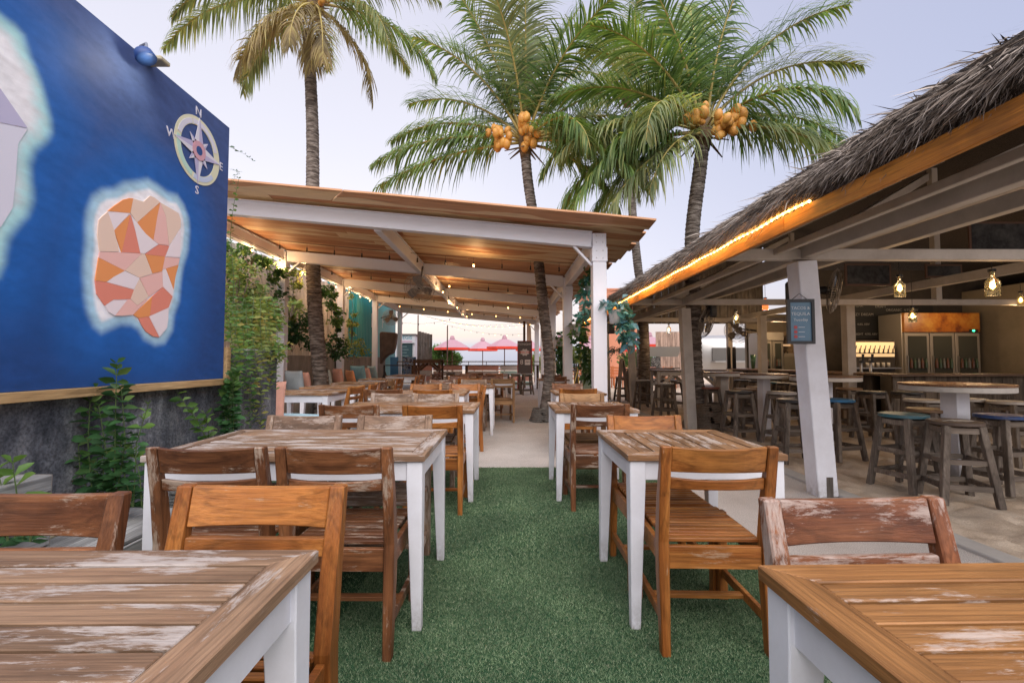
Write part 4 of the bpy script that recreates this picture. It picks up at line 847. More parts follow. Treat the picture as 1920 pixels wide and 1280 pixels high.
BC = [(-1.98, 5.98, 'varnish', 'orange chair facing the near bench table'), (-1.92, 6.5, 'varnish', 'orange chair between the first and second bench tables'), (-1.98, 7.25, 'brown', 'brown chair facing the second bench table'), (-2.0, 7.75, 'pale', 'pale chair between the second and third bench tables'), (-2.0, 8.45, 'varnish', 'orange chair facing the third bench table'), (-1.95, 9.75, 'varnish', 'orange chair facing the fourth bench table, near one'), (-1.95, 10.35, 'varnish', 'orange chair facing the fourth bench table, far one'), (-1.92, 11.6, 'brown', 'brown chair facing the farthest bench table, nearest of three'), (-1.92, 12.2, 'brown', 'brown chair facing the farthest bench table, middle of three'), (-1.92, 12.8, 'brown', 'brown chair facing the farthest bench table, last of three')]
for x, y, k, lb_ in BC: chair(x, y, PI/2+random.uniform(-.12, .12), k, lb_)
for ob, k in SW_:
    if k != 'brown':
        for c in ob.children: _sw(c, woodswap(k))
# split in the bright orange chair's rail
# ---- bar stools ----
SG = 'bar stools'
seat_cols = {'teal': (.03, .13, .17), 'blue': (.02, .16, .36), 'navy': (.015, .05, .17), 'black': (.02, .02, .022), 'grey': (.30, .28, .27), 'wood': (.24, .14, .07), 'red': (.25, .07, .04), 'brown': (.10, .07, .055), 'worn': (.42, .39, .36)}
seatm = {k: paint('stool_seat_'+k, c, .5, .45, (.10, .08, .06), 2) for k, c in seat_cols.items()}
def make_stool(h=.70):
    t = thing('bar_stool', 'x', 'stool'); R = .185
    MB().lathe([(R-.008, h-.034), (R, h-.028), (R, h-.006), (R-.008, h), (0, h)], 28).build('seat', seatm['brown'], t)
    a, b = .115, .185
    tops = [Vector((sx*a, sy*a, h-.034)) for sx, sy in ((-1, -1), (1, -1), (1, 1), (-1, 1))]; bots = [Vector((sx*b, sy*b, 0)) for sx, sy in ((-1, -1), (1, -1), (1, 1), (-1, 1))]
    for p, q in zip(tops, bots): MB().beam(q, p, .048, .048, up=(0, 1, 0)).build('leg', greywood, t, bev=.004)
    def lv(z): k = z/(h-.034); return [bots[i].lerp(tops[i], k) for i in range(4)]
    for z, hh in ((.15, .045), (.36, .042), (h-.075, .05)):
        c = lv(z)
        for i in range(4):
            d = (c[(i+1) % 4]-c[i]).normalized()*.024; MB().beam(c[i]+d, c[(i+1) % 4]-d, .026, hh).build('rung', greywood_x, t, bev=.002)
    return t
st0 = make_stool()
ST = [(1690, 4.20, .68, 'teal', 'stool with a teal seat, left of the near pair by the round table', .25), (1785, 3.83, .665, 'brown', 'stool with a dark seat printed in white, nearest the camera', -.3), (1872, 4.12, .68, 'navy', 'stool with a blue edged dark seat at the far right', .1),
 (1566, 5.45, .71, 'blue', 'stool with a bright blue seat behind the leaning post', .2), (1487, 5.3, .72, 'black', 'stool with a glossy black seat left of the leaning post', -.15), (1464, 6.4, .73, 'worn', 'stool with a worn pale rim left of the black seated stool', .3),
 (1384, 6.75, .72, 'black', 'thin dark stool by the tapering table leg', .1), (1327, 7.9, .71, 'red', 'stool with a red brown seat beside the wrapped palm trunk', .2), (1397, 7.6, .70, 'wood', 'stool with a tan seat behind the thin dark stool', -.2), (1420, 8.1, .70, 'wood', 'stool with a wooden seat between two round tables', .4),
 (1206, 11.0, .70, 'worn', 'pale topped stool just right of the third timber post', .1), (1245, 9.5, .70, 'worn', 'pale topped stool left of the second timber post', .15), (1167, 13.1, .70, 'grey', 'stool in front of the leaning sandwich board', .2), (1232, 11.6, .70, 'grey', 'stool hidden under the square white tables', .5), (1262, 11.0, .7, 'grey', 'stool behind the second timber post', .3),
 (1590, 7.6, .71, 'wood', 'stool with a tan corner, left one at the front counter', .1), (1632, 6.8, .71, 'black', 'dark stool right of the tan one at the front counter', .2), (1698, 6.7, .71, 'black', 'dark stool behind the teal seated stool', -.2), (1727, 5.5, .70, 'worn', 'stool with a pale seat edge behind the round table', .2), (1737, 4.72, .67, 'wood', 'stool with a tan seat tucked under the round table', .3), (1812, 5.5, .71, 'worn', 'stool with a white rim right of the round table leg', .1), (1888, 5.15, .71, 'worn', 'stool with a chipped white rim at the right edge', .15),
 (1391, 10.7, .71, 'black', 'far stool at the long counter, first from the left', 0), (1420, 10.1, .71, 'black', 'far stool at the long counter, second from the left', .1), (1445, 9.8, .71, 'teal', 'far stool at the long counter, third from the left', .2), (1474, 9.3, .71, 'black', 'far stool at the long counter, fourth from the left', .1), (1500, 8.9, .71, 'grey', 'far stool at the long counter just left of the leaning post', .1),
 (967, 15.6, .71, 'grey', 'grey stool at the end of the aisle, left of two', .1), (988, 15.4, .71, 'grey', 'grey stool at the end of the aisle, right of two', .2), (946, 16.0, .7, 'grey', 'grey stool behind the farthest left table', .2), (845, 16.8, .7, 'black', 'dark stool before the mint coloured box', 0)]
for i, (px, Y_, h_, ck, lb_, rz) in enumerate(ST):
    x = at(px, 675, Y=Y_).x; ob = st0 if i == 0 else dup(st0, (x, Y_, 0), rz, lb_, SG); ob.location = (x, Y_, -.012 if x > 2.9 else 0); ob.rotation_euler = (0, 0, rz); ob['label'] = lb_; ob['group'] = SG; ob.scale = (1, 1, h_/.70)
    for c in ob.children:
        if c.name.startswith('seat'): setmat(c, seatm[ck])
    if i == 1:
        wp = flat('white_print', (.5, .48, .46), .7); pr = MB(); pr.prism([(.09*math.cos(a)+.04, .05*math.sin(a)) for a in [k*PI/8 for k in range(16)]], lambda u, v, t: (u, v, .7005+t), .001).build('printed_mark', wp, ob)
        MB().beam((-.13, -.10, .7015), (.02, .06, .7015), .012, .001).beam((-.12, .05, .7015), (.0, -.09, .7015), .01, .001).build('printed_cross', wp, ob)
        for k in range(9): a = 1.9+k*.17; MB().box((.155*math.cos(a), .155*math.sin(a), .7012), (.012, .012, .001)).build('printed_letter', wp, ob)
# ---- round tall tables ----
rt_top = wood('round_top_x', (.34, .18, .08), (.18, .085, .04), .3, (.42, .33, .25), 0, .35)
rim = paint('round_table_rim', (.55, .52, .48), .4, .6)
def round_table(px, Y_, R, h, label, leg=.15, tap=None):
    x = at(px, 675, Y=Y_).x; t = thing('round_bar_table', label, 'table', (x, Y_, 0), .15, 'round bar tables')
    MB().lathe([(R-.01, h-.075), (R, h-.07), (R, h-.024), (R-.01, h-.022), (0, h-.022)], 40).build('rim', rim, t)
    n = 8; pw = 2*R*.99/n
    for i in range(n):
        a, b = -R*.99+i*pw+.002, -R*.99+(i+1)*pw-.002; f = lambda q: math.sqrt(max(0, (R*1.01)**2-q*q)); pts = []
        for k in range(5): q = a+(b-a)*k/4; pts.append((f(q), q))
        for k in range(5): q = b-(b-a)*k/4; pts.append((-f(q), q))
        pts = [p_ for j, p_ in enumerate(pts) if j == 0 or (Vector(p_)-Vector(pts[j-1])).length > 1e-4]
        MB().prism(pts, lambda u, v, z: (u, v, h-.021+z), .021).build('plank', rt_top, t, bev=.0015)
    if tap: MB().beam((0, 0, h-.08), (0, 0, 0), leg, leg, up=(0, 1, 0), w2=tap, h2=tap).build('leg', white_w, t, bev=.004)
    else: MB().beam((0, 0, h-.08), (0, 0, 0), leg, leg, up=(0, 1, 0)).build('leg', white, t, bev=.004)
    return t
round_table(1787, 4.5, .43, .93, 'round white rimmed bar table on a square post at the right', .155)
round_table(1431, 7.0, .33, .955, 'round bar table on a square white post left of the leaning post', .13)
round_table(1353, 8.3, .34, .945, 'round bar table on a tapering leg beside the wrapped trunk', .16, .10)
round_table(1545, 6.25, .42, .95, 'round bar table half hidden by the leaning post', .13)
# ---- tall square tables in the left part of the bar ----
def tall_table(x, y, w, d, h, label, m1, m2, rz=0, brace=True):
    t = thing('tall_bar_table', label, 'table', (x, y, 0), rz, 'tall square tables')
    n = max(3, int(d/.12)); 
    for i in range(n): MB().b2(-w/2, w/2, -d/2+i*d/n+.002, -d/2+(i+1)*d/n-.002, h-.03, h).build('plank', m1, t, bev=.003)
    for sx in (-1, 1):
        for sy in (-1, 1): MB().b2(sx*(w/2-.05)-.03, sx*(w/2-.05)+.03, sy*(d/2-.05)-.03, sy*(d/2-.05)+.03, 0, h-.032).build('leg', m2, t, bev=.003)
    for sy in (-1, 1):
        MB().box((0, sy*(d/2-.05), h-.08), (w-.18, .03, .09)).build('apron', m2, t)
        if brace:
            for sx in (-1, 1): MB().beam((sx*(w/2-.09), sy*(d/2-.05), h-.36), (sx*(w/2-.36), sy*(d/2-.05), h-.13), .028, .07).build('brace', m2, t)
    return t
tall_table(at(1262, 690, Y=10.6).x, 10.6, .95, .6, .93, 'square topped white bar table left of the second timber post', ctopx, white_w)
tall_table(at(1215, 690, Y=12.6).x, 12.6, 1.1, .6, .93, 'white bar table around the dark trunk', ctopx, white_w)
tall_table(at(1305, 690, Y=10.9).x+.3, 11.2, .9, .6, .93, 'white bar table behind the palm trunk in the bar', ctopx, white_w)
tw = wood('dark_brown_timber_x', (.16, .085, .05), (.08, .04, .025), .2, (.25, .18, .14), 0, .7)
tall_table(at(803, 690, Y=14.5).x, 14.6, .88, .8, 1.19, 'tall dark brown table standing before the pallet fence', tw, tw)
# ---- bench and cushions on the left ----
bench_m = wood('bench_board_y', (.30, .24, .19), (.18, .14, .11), .3, (.4, .36, .32), 1, .8)
bn = thing('long_bench', 'long low bench along the planter wall under the cushions', 'bench', (-4.55, 11, 0))
for i in range(5): MB().b2(-.40+i*.15, -.40+i*.15+.14, -3.4, 6.8, .42, .45).build('board', bench_m, bn, bev=.003)
MB().b2(-.38, .30, -3.3, 6.7, 0, .415).build('base', concrete_t, bn)
b2_ = thing('near_bench', 'short bench behind the concrete wall end', 'bench', (-2.95, 5.35, 0)); MB().b2(-.75, .62, -.2, .22, .36, .40).build('seat_board', bench_m, b2_, bev=.003); MB().b2(-.72, .58, -.18, .20, 0, .355).build('base', concrete_t, b2_)
def cushm(n, c): return noisy(n, [(.3, tuple(q*.85 for q in c)), (.7, tuple(min(1, q*1.12) for q in c))], 5, 6, .9, .25, .01, fine=(300, .3, .85, .7, 1.1))
CM = {'grey': cushm('cushion_grey_blue', (.36, .42, .46)), 'pink': cushm('cushion_salmon', (.80, .42, .32)), 'sage': cushm('cushion_sage', (.48, .51, .47)), 'orange': cushm('cushion_orange', (.86, .40, .20)), 'blue': cushm('cushion_blue', (.26, .52, .62)), 'sky': cushm('cushion_sky', (.40, .60, .70)), 'rose': cushm('cushion_rose', (.84, .52, .46))}
def cushion(loc, rot, w, h, t, m, label, nm='cushion'):
    n = 14; vs = []; fs = []
    for s in (1, -1):
        for j in range(n+1):
            for i in range(n+1):
                u, v = -1+2*i/n, -1+2*j/n; e = (1-u**6)*(1-v**6); pin = 1-.07*(1-abs(u))*abs(v)**2-.0; px_ = u*(w/2)*(1-.07*(1-v*v)**1.5*0-.05*(1-v*v)); pz_ = v*(h/2)*(1-.05*(1-u*u))
                wr_ = .012*(vnoise(u*3+loc[1]*7, v*3, 4)-.5)
                vs.append((px_, s*(t/2)*max(e, 0)**.45*(.55+.45*(1-u*u)*(1-v*v))+wr_*(e > 0), pz_+h/2))
    m_ = (n+1)**2
    for s, o_ in ((1, 0), (-1, m_)):
        for j in range(n):
            for i in range(n): a = o_+j*(n+1)+i; fs.append((a, a+1, a+n+2, a+n+1) if s < 0 else (a, a+n+1, a+n+2, a+1))
    mb = MB().add(vs, fs); me = mb.mesh(nm, m, 0, True); bm = bmesh.new(); bm.from_mesh(me); bmesh.ops.remove_doubles(bm, verts=bm.verts, dist=.003); bm.to_mesh(me); bm.free()
    o = link(nm, me, None, loc, rot); return tag(o, label, 'cushion', 'cushions on the bench')
for px, w_, h_, mk, lb_, lean in ((556, .62, .50, 'grey', 'big grey cushion left of the palm trunk', .18), (577, .40, .46, 'pink', 'salmon cushion just left of the palm trunk', .2), (615, .42, .48, 'sage', 'sage cushion just right of the palm trunk', .15), (636, .48, .50, 'pink', 'large salmon cushion before the second post', .15), (661, .44, .44, 'orange', 'orange cushion just right of the second post', .3), (675, .66, .56, 'blue', 'big blue cushion beside the orange one', .25), (690, .44, .48, 'rose', 'rose cushion between two blue cushions', .25), (702, .52, .54, 'sky', 'light blue cushion, farthest of the row', .3)):
    x = -4.42; y = at(px, 700, X=x).y; cushion((x, y, .45), Euler((lean*.8, 0, -PI/2+.45+(.55 if w_ > .6 else .35)), 'XYZ'), w_, h_, .17, CM[mk], lb_)
cushion((-2.78, 5.22, .40), Euler((-.12, 0, .15), 'XYZ'), .44, .52, .16, CM['pink'], 'salmon cushion leaning behind the concrete wall end')
o = cushion((-2.72, 5.28, .475), Euler((-PI/2, 0, 0), 'XYZ'), .9, .42, .09, CM['sky'], 'flat light blue seat pad on the near bench'); o['group'] = 'seat pads'
# ================= PALMS =================
frond_m = leafm('palm_frond', (.075, .15, .050), (.19, .30, .095), .45, .42, (.36, .36, .11))
frond_m2 = leafm('palm_frond_pale', (.15, .21, .10), (.29, .34, .16), .45, .45, (.46, .40, .14))
frond_dry = leafm('palm_frond_dry', (.20, .15, .08), (.34, .27, .13), .35, .6, (.40, .36, .16))
rach_m = flat('palm_rachis', (.38, .30, .09), .5)
bark_m, t_, b_, N_ = mat('palm_bark')
n1_ = N_('ShaderNodeTexNoise', i_Scale=1.0, i_Detail=8.0, i_Roughness=.7); t_.links.new(coords(t_, N_, (5, 5, 26)).outputs[0], n1_.inputs[0])
r1_ = ramp(N_, [(.36, (.035, .027, .023)), (.48, (.11, .088, .075)), (.56, (.21, .18, .158)), (.66, (.32, .29, .265))]); t_.links.new(n1_.outputs[0], r1_.inputs[0]); t_.links.new(r1_.outputs[0], b_.inputs['Base Color']); b_.inputs['Roughness'].default_value = .9; bump(t_, N_, b_, n1_.outputs[0], .9, .03)
coco_m = noisy('coconut_orange', [(.3, (.36, .17, .04)), (.5, (.60, .28, .05)), (.7, (.70, .40, .09))], 6, 4, .5)
fib_m = noisy('palm_fibre', [(.3, (.06, .04, .025)), (.7, (.22, .15, .08))], 9, 6, .9, .8, .02)
def frond(P0, az, el_, L, droop, leafL, parent, m, twist=0, dens=.95, hang=.5):
    n = 22; pts = [Vector(P0)]; dirs = []; ds = L/n; h0 = Vector((math.cos(az), math.sin(az), 0))
    side_b = random.uniform(-.25, .25)
    for i in range(n):
        t = i/n; e = el_-droop*t**1.35; h = Vector((math.cos(az+side_b*t), math.sin(az+side_b*t), 0))
        d = (h*math.cos(e)+Vector((0, 0, math.sin(e)))).normalized(); dirs.append(d); pts.append(pts[-1]+d*ds)
    dirs.append(dirs[-1]); V = []; Fc = []
    o = MB().tube(pts, [.030*(1-.88*i/n)+.002 for i in range(n+1)], 5).build('rachis', rach_m, None, smooth=True)
    nl = int(L*32*dens)
    for i in range(nl):
        t = .13+.87*(i/nl)**.95; f = t*n; k = min(int(f), n-1); P = pts[k].lerp(pts[k+1], f-k); T = dirs[k]
        up0 = Vector((0, 0, 1)) if abs(T.z) < .93 else -h0
        sd_ = T.cross(up0).normalized(); up = sd_.cross(T).normalized()
        ll = leafL*(math.sin(PI*min(1, (t*.86+.14)))**.55)*random.uniform(.62, 1.15)+.05
        for s in (-1, 1):
            if random.random() < .06: continue
            fw = .45+.5*t; base = (sd_*s*(1-.3*t)+T*(fw+random.gauss(0, .12))+up*(.22+random.gauss(.12, .14))).normalized()
            w_ = .0155+.005*random.random(); p = P.copy(); d = base.copy(); o_ = len(V); steps = 4; nrm = base.cross(T).normalized() if abs(base.dot(T)) < .98 else up
            for q in range(steps):
                ww = w_*(1-(q/steps)**1.6)*(.7 if q == 0 else 1)
                wv = (T*.75+nrm*.25*s).normalized(); wv = (wv-d*wv.dot(d)).normalized()
                V += [tuple(p+wv*ww), tuple(p-wv*ww)]
                d = (d+Vector((0, 0, -1))*hang*(.28+.18*q)*random.uniform(.8, 1.25)+Vector((random.uniform(-.06, .06), random.uniform(-.06, .06), 0))).normalized(); p = p+d*(ll/steps)
            V.append(tuple(p))
            for q in range(steps-1): a = o_+2*q; Fc += [(a, a+1, a+3), (a, a+3, a+2)]
            a = o_+2*(steps-1); Fc.append((a, a+1, a+2*1))
    fr = link('frond', npmesh('frond', V, Fc, m), parent); o.parent = fr; return fr
def palm(name_label, path, rad, crown, fr_list, leafL, m, cocos=(), detail=True):
    base = Vector(path[0]); t = thing('palm_tree', name_label, 'palm tree', base, 0, 'coconut palms')
    # trunk: ringed tube along a spline
    P = [Vector(p)-base for p in path]; pts = []
    for i in range(len(P)-1):
        p0, p1, p2, p3 = P[max(i-1, 0)], P[i], P[i+1], P[min(i+2, len(P)-1)]
        for k in range(24):
            u = k/24; pts.append(.5*((2*p1)+(p2-p0)*u+(2*p0-5*p1+4*p2-p3)*u*u+(3*p1-p0-3*p2+p3)*u**3))
    pts.append(P[-1]); N = len(pts)-1; rs = []
    dense = []; 
    for i in range(N):
        for k in range(4): dense.append(pts[i].lerp(pts[i+1], k/4))
    dense.append(pts[-1]); Ln = sum((dense[i+1]-dense[i]).length for i in range(len(dense)-1)); acc = 0
    for i, p in enumerate(dense):
        if i: acc += (dense[i]-dense[i-1]).length
        u = acc/Ln; r = rad[0]+(rad[1]-rad[0])*u; r *= 1+.45*math.exp(-acc/.25); ph = (acc/.085) % 1.0; r *= .95+.10*(1-ph)+random.uniform(-.015, .015); rs.append(r)
    MB().tube(dense, rs, 14).build('trunk', bark_m, t, smooth=True)
    C = Vector(crown)-base
    MB().lathe([(rad[1]*.95, -.25), (rad[1]*1.25, -.05), (rad[1]*1.5, .12), (rad[1]*1.0, .4), (0, .55)], 12, C).build('crown_fibre', fib_m, t, smooth=True)
    for i in range(9):
        a = i*2*PI/9+.3; p = C+Vector((math.cos(a)*.1, math.sin(a)*.1, -.02)); q = C+Vector((math.cos(a)*.42, math.sin(a)*.42, -.16+random.uniform(-.18, .1))); MB().beam(p, q, .07, .015, w2=.02, h2=.01).build('dry_sheath', fib_m, t)
    for (az, el_, L, dr) in fr_list:
        az, el_ = math.radians(az), math.radians(el_); p = C+Vector((math.cos(az)*.10, math.sin(az)*.10, .10+.18*math.sin(el_)))
        frond(p, az, el_, L, math.radians(dr), leafL, t, frond_dry if el_ < -.45 else (m if random.random() < .75 else (frond_m2 if m is frond_m else frond_m)), hang=.55 if el_ > .6 else 1.05)
    cm = MB().lathe([(0, -.105), (.05, -.085), (.078, -.02), (.07, .05), (.03, .10), (0, .11)], 12).mesh('coconut', coco_m, 0, True)
    for (dx, dy, dz, n_, sp_) in cocos:
        for i in range(n_):
            o = link('coconut', cm, t, C+Vector((dx, dy, dz))+Vector((random.gauss(0, sp_), random.gauss(0, sp_*.6), random.gauss(0, sp_*.8)))); o.rotation_euler = (random.uniform(-.5, .5), random.uniform(-.5, .5), random.uniform(0, 6)); q = random.uniform(.8, 1.12); o.scale = (q, q, q)
        MB().tube([C+Vector((0, 0, .08)), C+Vector((dx*.6, dy*.6, dz+.22)), C+Vector((dx, dy, dz+.05))], .02, 5).build('fruit_stalk', rach_m, t)
    return t
A = at
# azimuth: 0 = to the right, 90 = away from the camera, 180 = left, 270 = towards the camera
pL = [tuple(A(608, 745, Y=10.0)), tuple(A(592, 600, Y=10.0)), tuple(A(586, 450, Y=10.1)), tuple(A(586, 250, Y=10.3)), tuple(A(578, 60, Y=10.4))]
pL[0] = (pL[0][0], pL[0][1], 0)
palm('tall coconut palm rising through the left side of the pergola', [Vector(p) for p in pL], (.165, .125), A(592, 15, Y=10.4),
     [(178, 12, 4.1, 62), (186, 32, 4.0, 75), (205, 8, 3.2, 80), (160, -12, 2.9, 70), (230, -35, 2.5, 55), (188, -28, 2.6, 55), (-5, 25, 3.3, 85), (12, 2, 3.3, 75), (-25, -10, 3.0, 70), (-60, -40, 2.4, 50), (60, 30, 3.2, 80), (110, 35, 3.2, 80), (-88, -35, 2.3, 55), (130, 55, 3.3, 70), (45, 60, 3.3, 60), (-30, 40, 3.3, 90), (150, 15, 3.5, 80), (-75, -58, 2.1, 30), (-2, -40, 2.6, 50), (214, 40, 3.2, 80)],
     .85, frond_m2, [(.25, -.2, .15, 8, .09)])
pM = [Vector((at(1022, 792, Z=0).x, 8.75, 0)), A(1030, 690, Y=8.75), A(1018, 570, Y=8.8), A(1003, 430, Y=8.9), A(990, 340, Y=9.0), A(985, 285, Y=9.0)]
palm('coconut palm with orange nuts leaning through the right side of the pergola', pM, (.105, .10), A(985, 275, Y=9.0),
     [(180, 8, 3.1, 42), (172, 25, 3.0, 48), (165, 45, 2.9, 55), (188, 60, 2.9, 48), (150, 68, 3.0, 35), (90, 80, 3.0, 20), (20, 78, 3.0, 22), (-90, 82, 2.9, 24), (0, 62, 3.0, 38), (10, 45, 3.0, 48), (-8, 25, 3.2, 75), (200, 72, 2.9, 30), (-30, 5, 2.6, 75), (-60, 8, 2.4, 90), (-15, -20, 2.4, 55), (60, 40, 3.0, 70), (120, 45, 3.0, 60), (250, 70, 2.7, 45), (180, -6, 3.1, 26), (-5, 10, 2.8, 95), (-20, 0, 3.0, 80), (-40, -12, 3.0, 50), (15, 30, 3.0, 95), (35, 55, 3, 45), (-45, 62, 2.8, 55)],
     .92, frond_m, [(-.50, -.25, .02, 17, .13), (.02, -.32, .25, 17, .13), (.15, -.2, .05, 6, .08)])
pR = [Vector((at(1315, 800, Z=0).x, 7.95, 0)), A(1302, 690, Y=7.95), A(1300, 560, Y=8.0), A(1298, 440, Y=8.0), A(1312, 320, Y=8.0), A(1318, 265, Y=8.0)]
palm('coconut palm with orange nuts growing out of the thatched roof edge', pR, (.14, .115), A(1318, 258, Y=8.0),
     [(8, 22, 3.3, 52), (2, 50, 3.1, 75), (-6, 6, 2.5, 42), (-35, -6, 2.4, 58), (22, 68, 3.0, 55), (-60, 82, 2.8, 30), (80, 82, 3.0, 18), (140, 76, 2.9, 25), (-150, 74, 2.7, 40), (178, 40, 2.9, 75), (185, 12, 2.8, 65), (200, 55, 2.7, 70), (160, 60, 2.8, 50), (-158, 10, 2.5, 100), (-40, 25, 2.4, 95), (-140, 15, 2.5, 100), (170, -15, 2.6, 60), (30, 35, 3.0, 60), (100, 50, 3, 60), (175, 0, 3.2, 80), (190, -8, 3.1, 65), (205, -25, 3.0, 45), (165, 25, 3.3, 95), (225, -20, 2.3, 55), (-20, 62, 3.0, 60)],
     .95, frond_m, [(.30, -.50, .02, 18, .12), (-.28, -.45, .16, 10, .10), (.05, -.55, -.02, 9, .10)])
pF = [Vector((at(1200, 700, Y=14).x, 14.0, 0)), A(1203, 560, Y=14), A(1196, 500, Y=14), A(1186, 400, Y=14), A(1176, 230, Y=14)]
palm('farther coconut palm standing between the two with nuts', pF, (.14, .12), A(1176, 185, Y=14),
     [(180, 20, 2.6, 60), (0, 20, 2.6, 60), (160, 50, 2.6, 60), (20, 50, 2.6, 60), (90, 75, 2.6, 30), (200, 65, 2.5, 50), (-20, 68, 2.6, 50), (-90, 45, 2.4, 80), (185, -15, 2.4, 50), (-10, -12, 2.4, 55), (230, 10, 2.4, 70), (-50, 5, 2.4, 70), (120, 30, 2.5, 60), (60, 25, 2.5, 60), (-90, 80, 2.5, 30)],
     .68, frond_m2)
pD = [Vector((A(1207, 700, Y=12.3).x, 12.3, 0)), A(1208, 660, Y=12.3), A(1206, 600, Y=12.3)]
q = thing('palm_tree', 'dark palm trunk standing inside the far end of the bar', 'palm tree', pD[0], 0, 'coconut palms'); MB().tube([v-pD[0] for v in pD], [.17, .15, .14], 12).build('trunk', bark_m, q, smooth=True)
# wrapped bases
jute = noisy('jute_rope', [(.3, (.10, .075, .055)), (.7, (.24, .19, .145))], 40, 6, .9, .8, .01)
def wrap(c, r0, r1, h, n, label, rr, m):
    w = thing('rope_wrap', label, 'rope', c, 0)
    for i in range(n):
        u = i/(n-1); r = r0+(r1-r0)*math.sin(u*PI)**.6*(1 if u < .5 else 1); r = r0*(1-u)+r1*u; z = rr+u*h
        MB().tube([(r*(1+.03*math.sin(5*a+i))*math.cos(a), r*(1+.03*math.sin(5*a+i))*math.sin(a), z+.006*math.sin(3*a+i)) for a in [2*PI*k/28 for k in range(29)]], rr, 6, False).build('coil', m, w, smooth=True)
wrap((pM[0].x-.03, 8.72, 0), .235, .17, .20, 7, 'grey rope coiled round the foot of the aisle palm', .022, noisy('grey_rope', [(.3, (.07, .065, .06)), (.7, (.20, .185, .17))], 50, 5, .9, .8, .01))
wrap((pR[0].x+.06, 7.9, -.02), .40, .22, .40, 14, 'brown jute rope wrapped round the foot of the bar palm', .021, jute)

# ================= PLANTS =================
def leaf_cloud(name, P, D, L, Wd, m, parent=None):
    """one pointed, folded leaf (4 triangles) per point"""
    n = len(P); P = np.asarray(P); D = np.asarray(D, float); D /= np.linalg.norm(D, axis=1)[:, None]; up = np.array([0, -.35, .6])+rng.normal(0, .75, (n, 3))
    s = np.cross(D, up); s /= np.linalg.norm(s, axis=1)[:, None]; nn = np.cross(s, D); L = np.asarray(L)[:, None]; Wd = np.asarray(Wd)[:, None]
    mid = P+D*L*.5+nn*L*-.03; tip = P+D*L-np.array([0, 0, 1.])*L*.12; l = P+D*L*.42+s*Wd/2+nn*Wd*.18; r = P+D*L*.42-s*Wd/2+nn*Wd*.18
    l2 = P+D*L*.75+s*Wd*.32+nn*Wd*.1-np.array([0, 0, .04])*L; r2 = P+D*L*.75-s*Wd*.32+nn*Wd*.1-np.array([0, 0, .04])*L
    V = np.concatenate([P, mid, tip, l, r, l2, r2]); a = np.arange(n); k = lambda j: a+j*n
    T = np.concatenate([np.stack(x, 1) for x in ((k(0), k(1), k(3)), (k(0), k(4), k(1)), (k(3), k(1), k(5)), (k(1), k(4), k(6)), (k(5), k(1), k(2)), (k(1), k(6), k(2)))])
    return link(name, npmesh(name, V, T, m), parent)
gl_dark = leafm('leaf_dark', (.028, .085, .035), (.06, .16, .055), .25, .38)
gl_mid = leafm('leaf_mid', (.05, .14, .04), (.12, .25, .07), .3, .42, (.22, .34, .10))
gl_bright = leafm('leaf_bright', (.10, .22, .05), (.20, .34, .08), .35, .4)
gl_yel = leafm('leaf_yellow_green', (.13, .22, .055), (.28, .35, .10), .35, .45, (.42, .34, .12))
gl_blue = leafm('leaf_blue_green', (.05, .17, .15), (.11, .30, .27), .2, .5, (.20, .40, .36))
gl_teal = leafm('leaf_teal_blue', (.06, .19, .25), (.14, .32, .38), .2, .5, (.4, .52, .48))
stem_m = flat('plant_stem', (.07, .11, .035), .6); twig_m = flat('woody_twig', (.12, .085, .06), .8)
def shoot(parent, path, leafL, step, m, tipm=None, wr=.45, spread=1.0, stem_r=.004):
    """an upright shoot with opposite pairs of oval leaves"""
    pts = [Vector(p) for p in path]; MB().tube(pts, [stem_r*(1-.5*i/(len(pts)-1)) for i in range(len(pts))], 5).build('stem', stem_m, parent)
    tot = sum((pts[i+1]-pts[i]).length for i in range(len(pts)-1)); n = int(tot/step); Pn, Dn, Ln = [], [], []; tP, tD, tL = [], [], []
    for i in range(n+1):
        d_ = tot*(i/n); acc = 0
        for k in range(len(pts)-1):
            l = (pts[k+1]-pts[k]).length
            if acc+l >= d_-1e-6: p = pts[k].lerp(pts[k+1], (d_-acc)/l); T = (pts[k+1]-pts[k]).normalized(); break
            acc += l
        a0 = (i % 2)*PI/2+random.uniform(-.3, .3)
        for s in range(2 if random.random() > .12 else 1):
            a = a0+s*PI; dr = Vector((math.cos(a), math.sin(a), .18+(.55 if i > n-3 else random.uniform(-.25, .25))))
            lst = (tP, tD, tL) if i > n-4 and tipm else (Pn, Dn, Ln); lst[0].append(p); lst[1].append(dr*spread); lst[2].append(leafL*random.uniform(.7, 1.1)*(.7 if i > n-2 else 1))
    if Pn: leaf_cloud('leaves', Pn, Dn, Ln, np.array(Ln)*wr, m, parent)
    if tP: leaf_cloud('leaves', tP, tD, tL, np.array(tL)*wr, tipm, parent)
def wpt(px, py, Y): return at(px, py, Y=Y)
def plant(name, label, cat, base, shoots, leafL, step, m, tipm):
    t = thing(name, label, cat, base, 0)
    for path in shoots: shoot(t, [Vector(p)-Vector(base) for p in path], leafL, step, m, tipm)
    return t
Yp = 2.72
def sh(base, *pp, Y=Yp): return [Vector(base)]+[wpt(x, y, Y+.03*i) for i, (x, y) in enumerate(pp)]
b0 = wpt(215, 950, Yp); b1 = wpt(175, 950, Yp); b2 = wpt(250, 950, Yp)
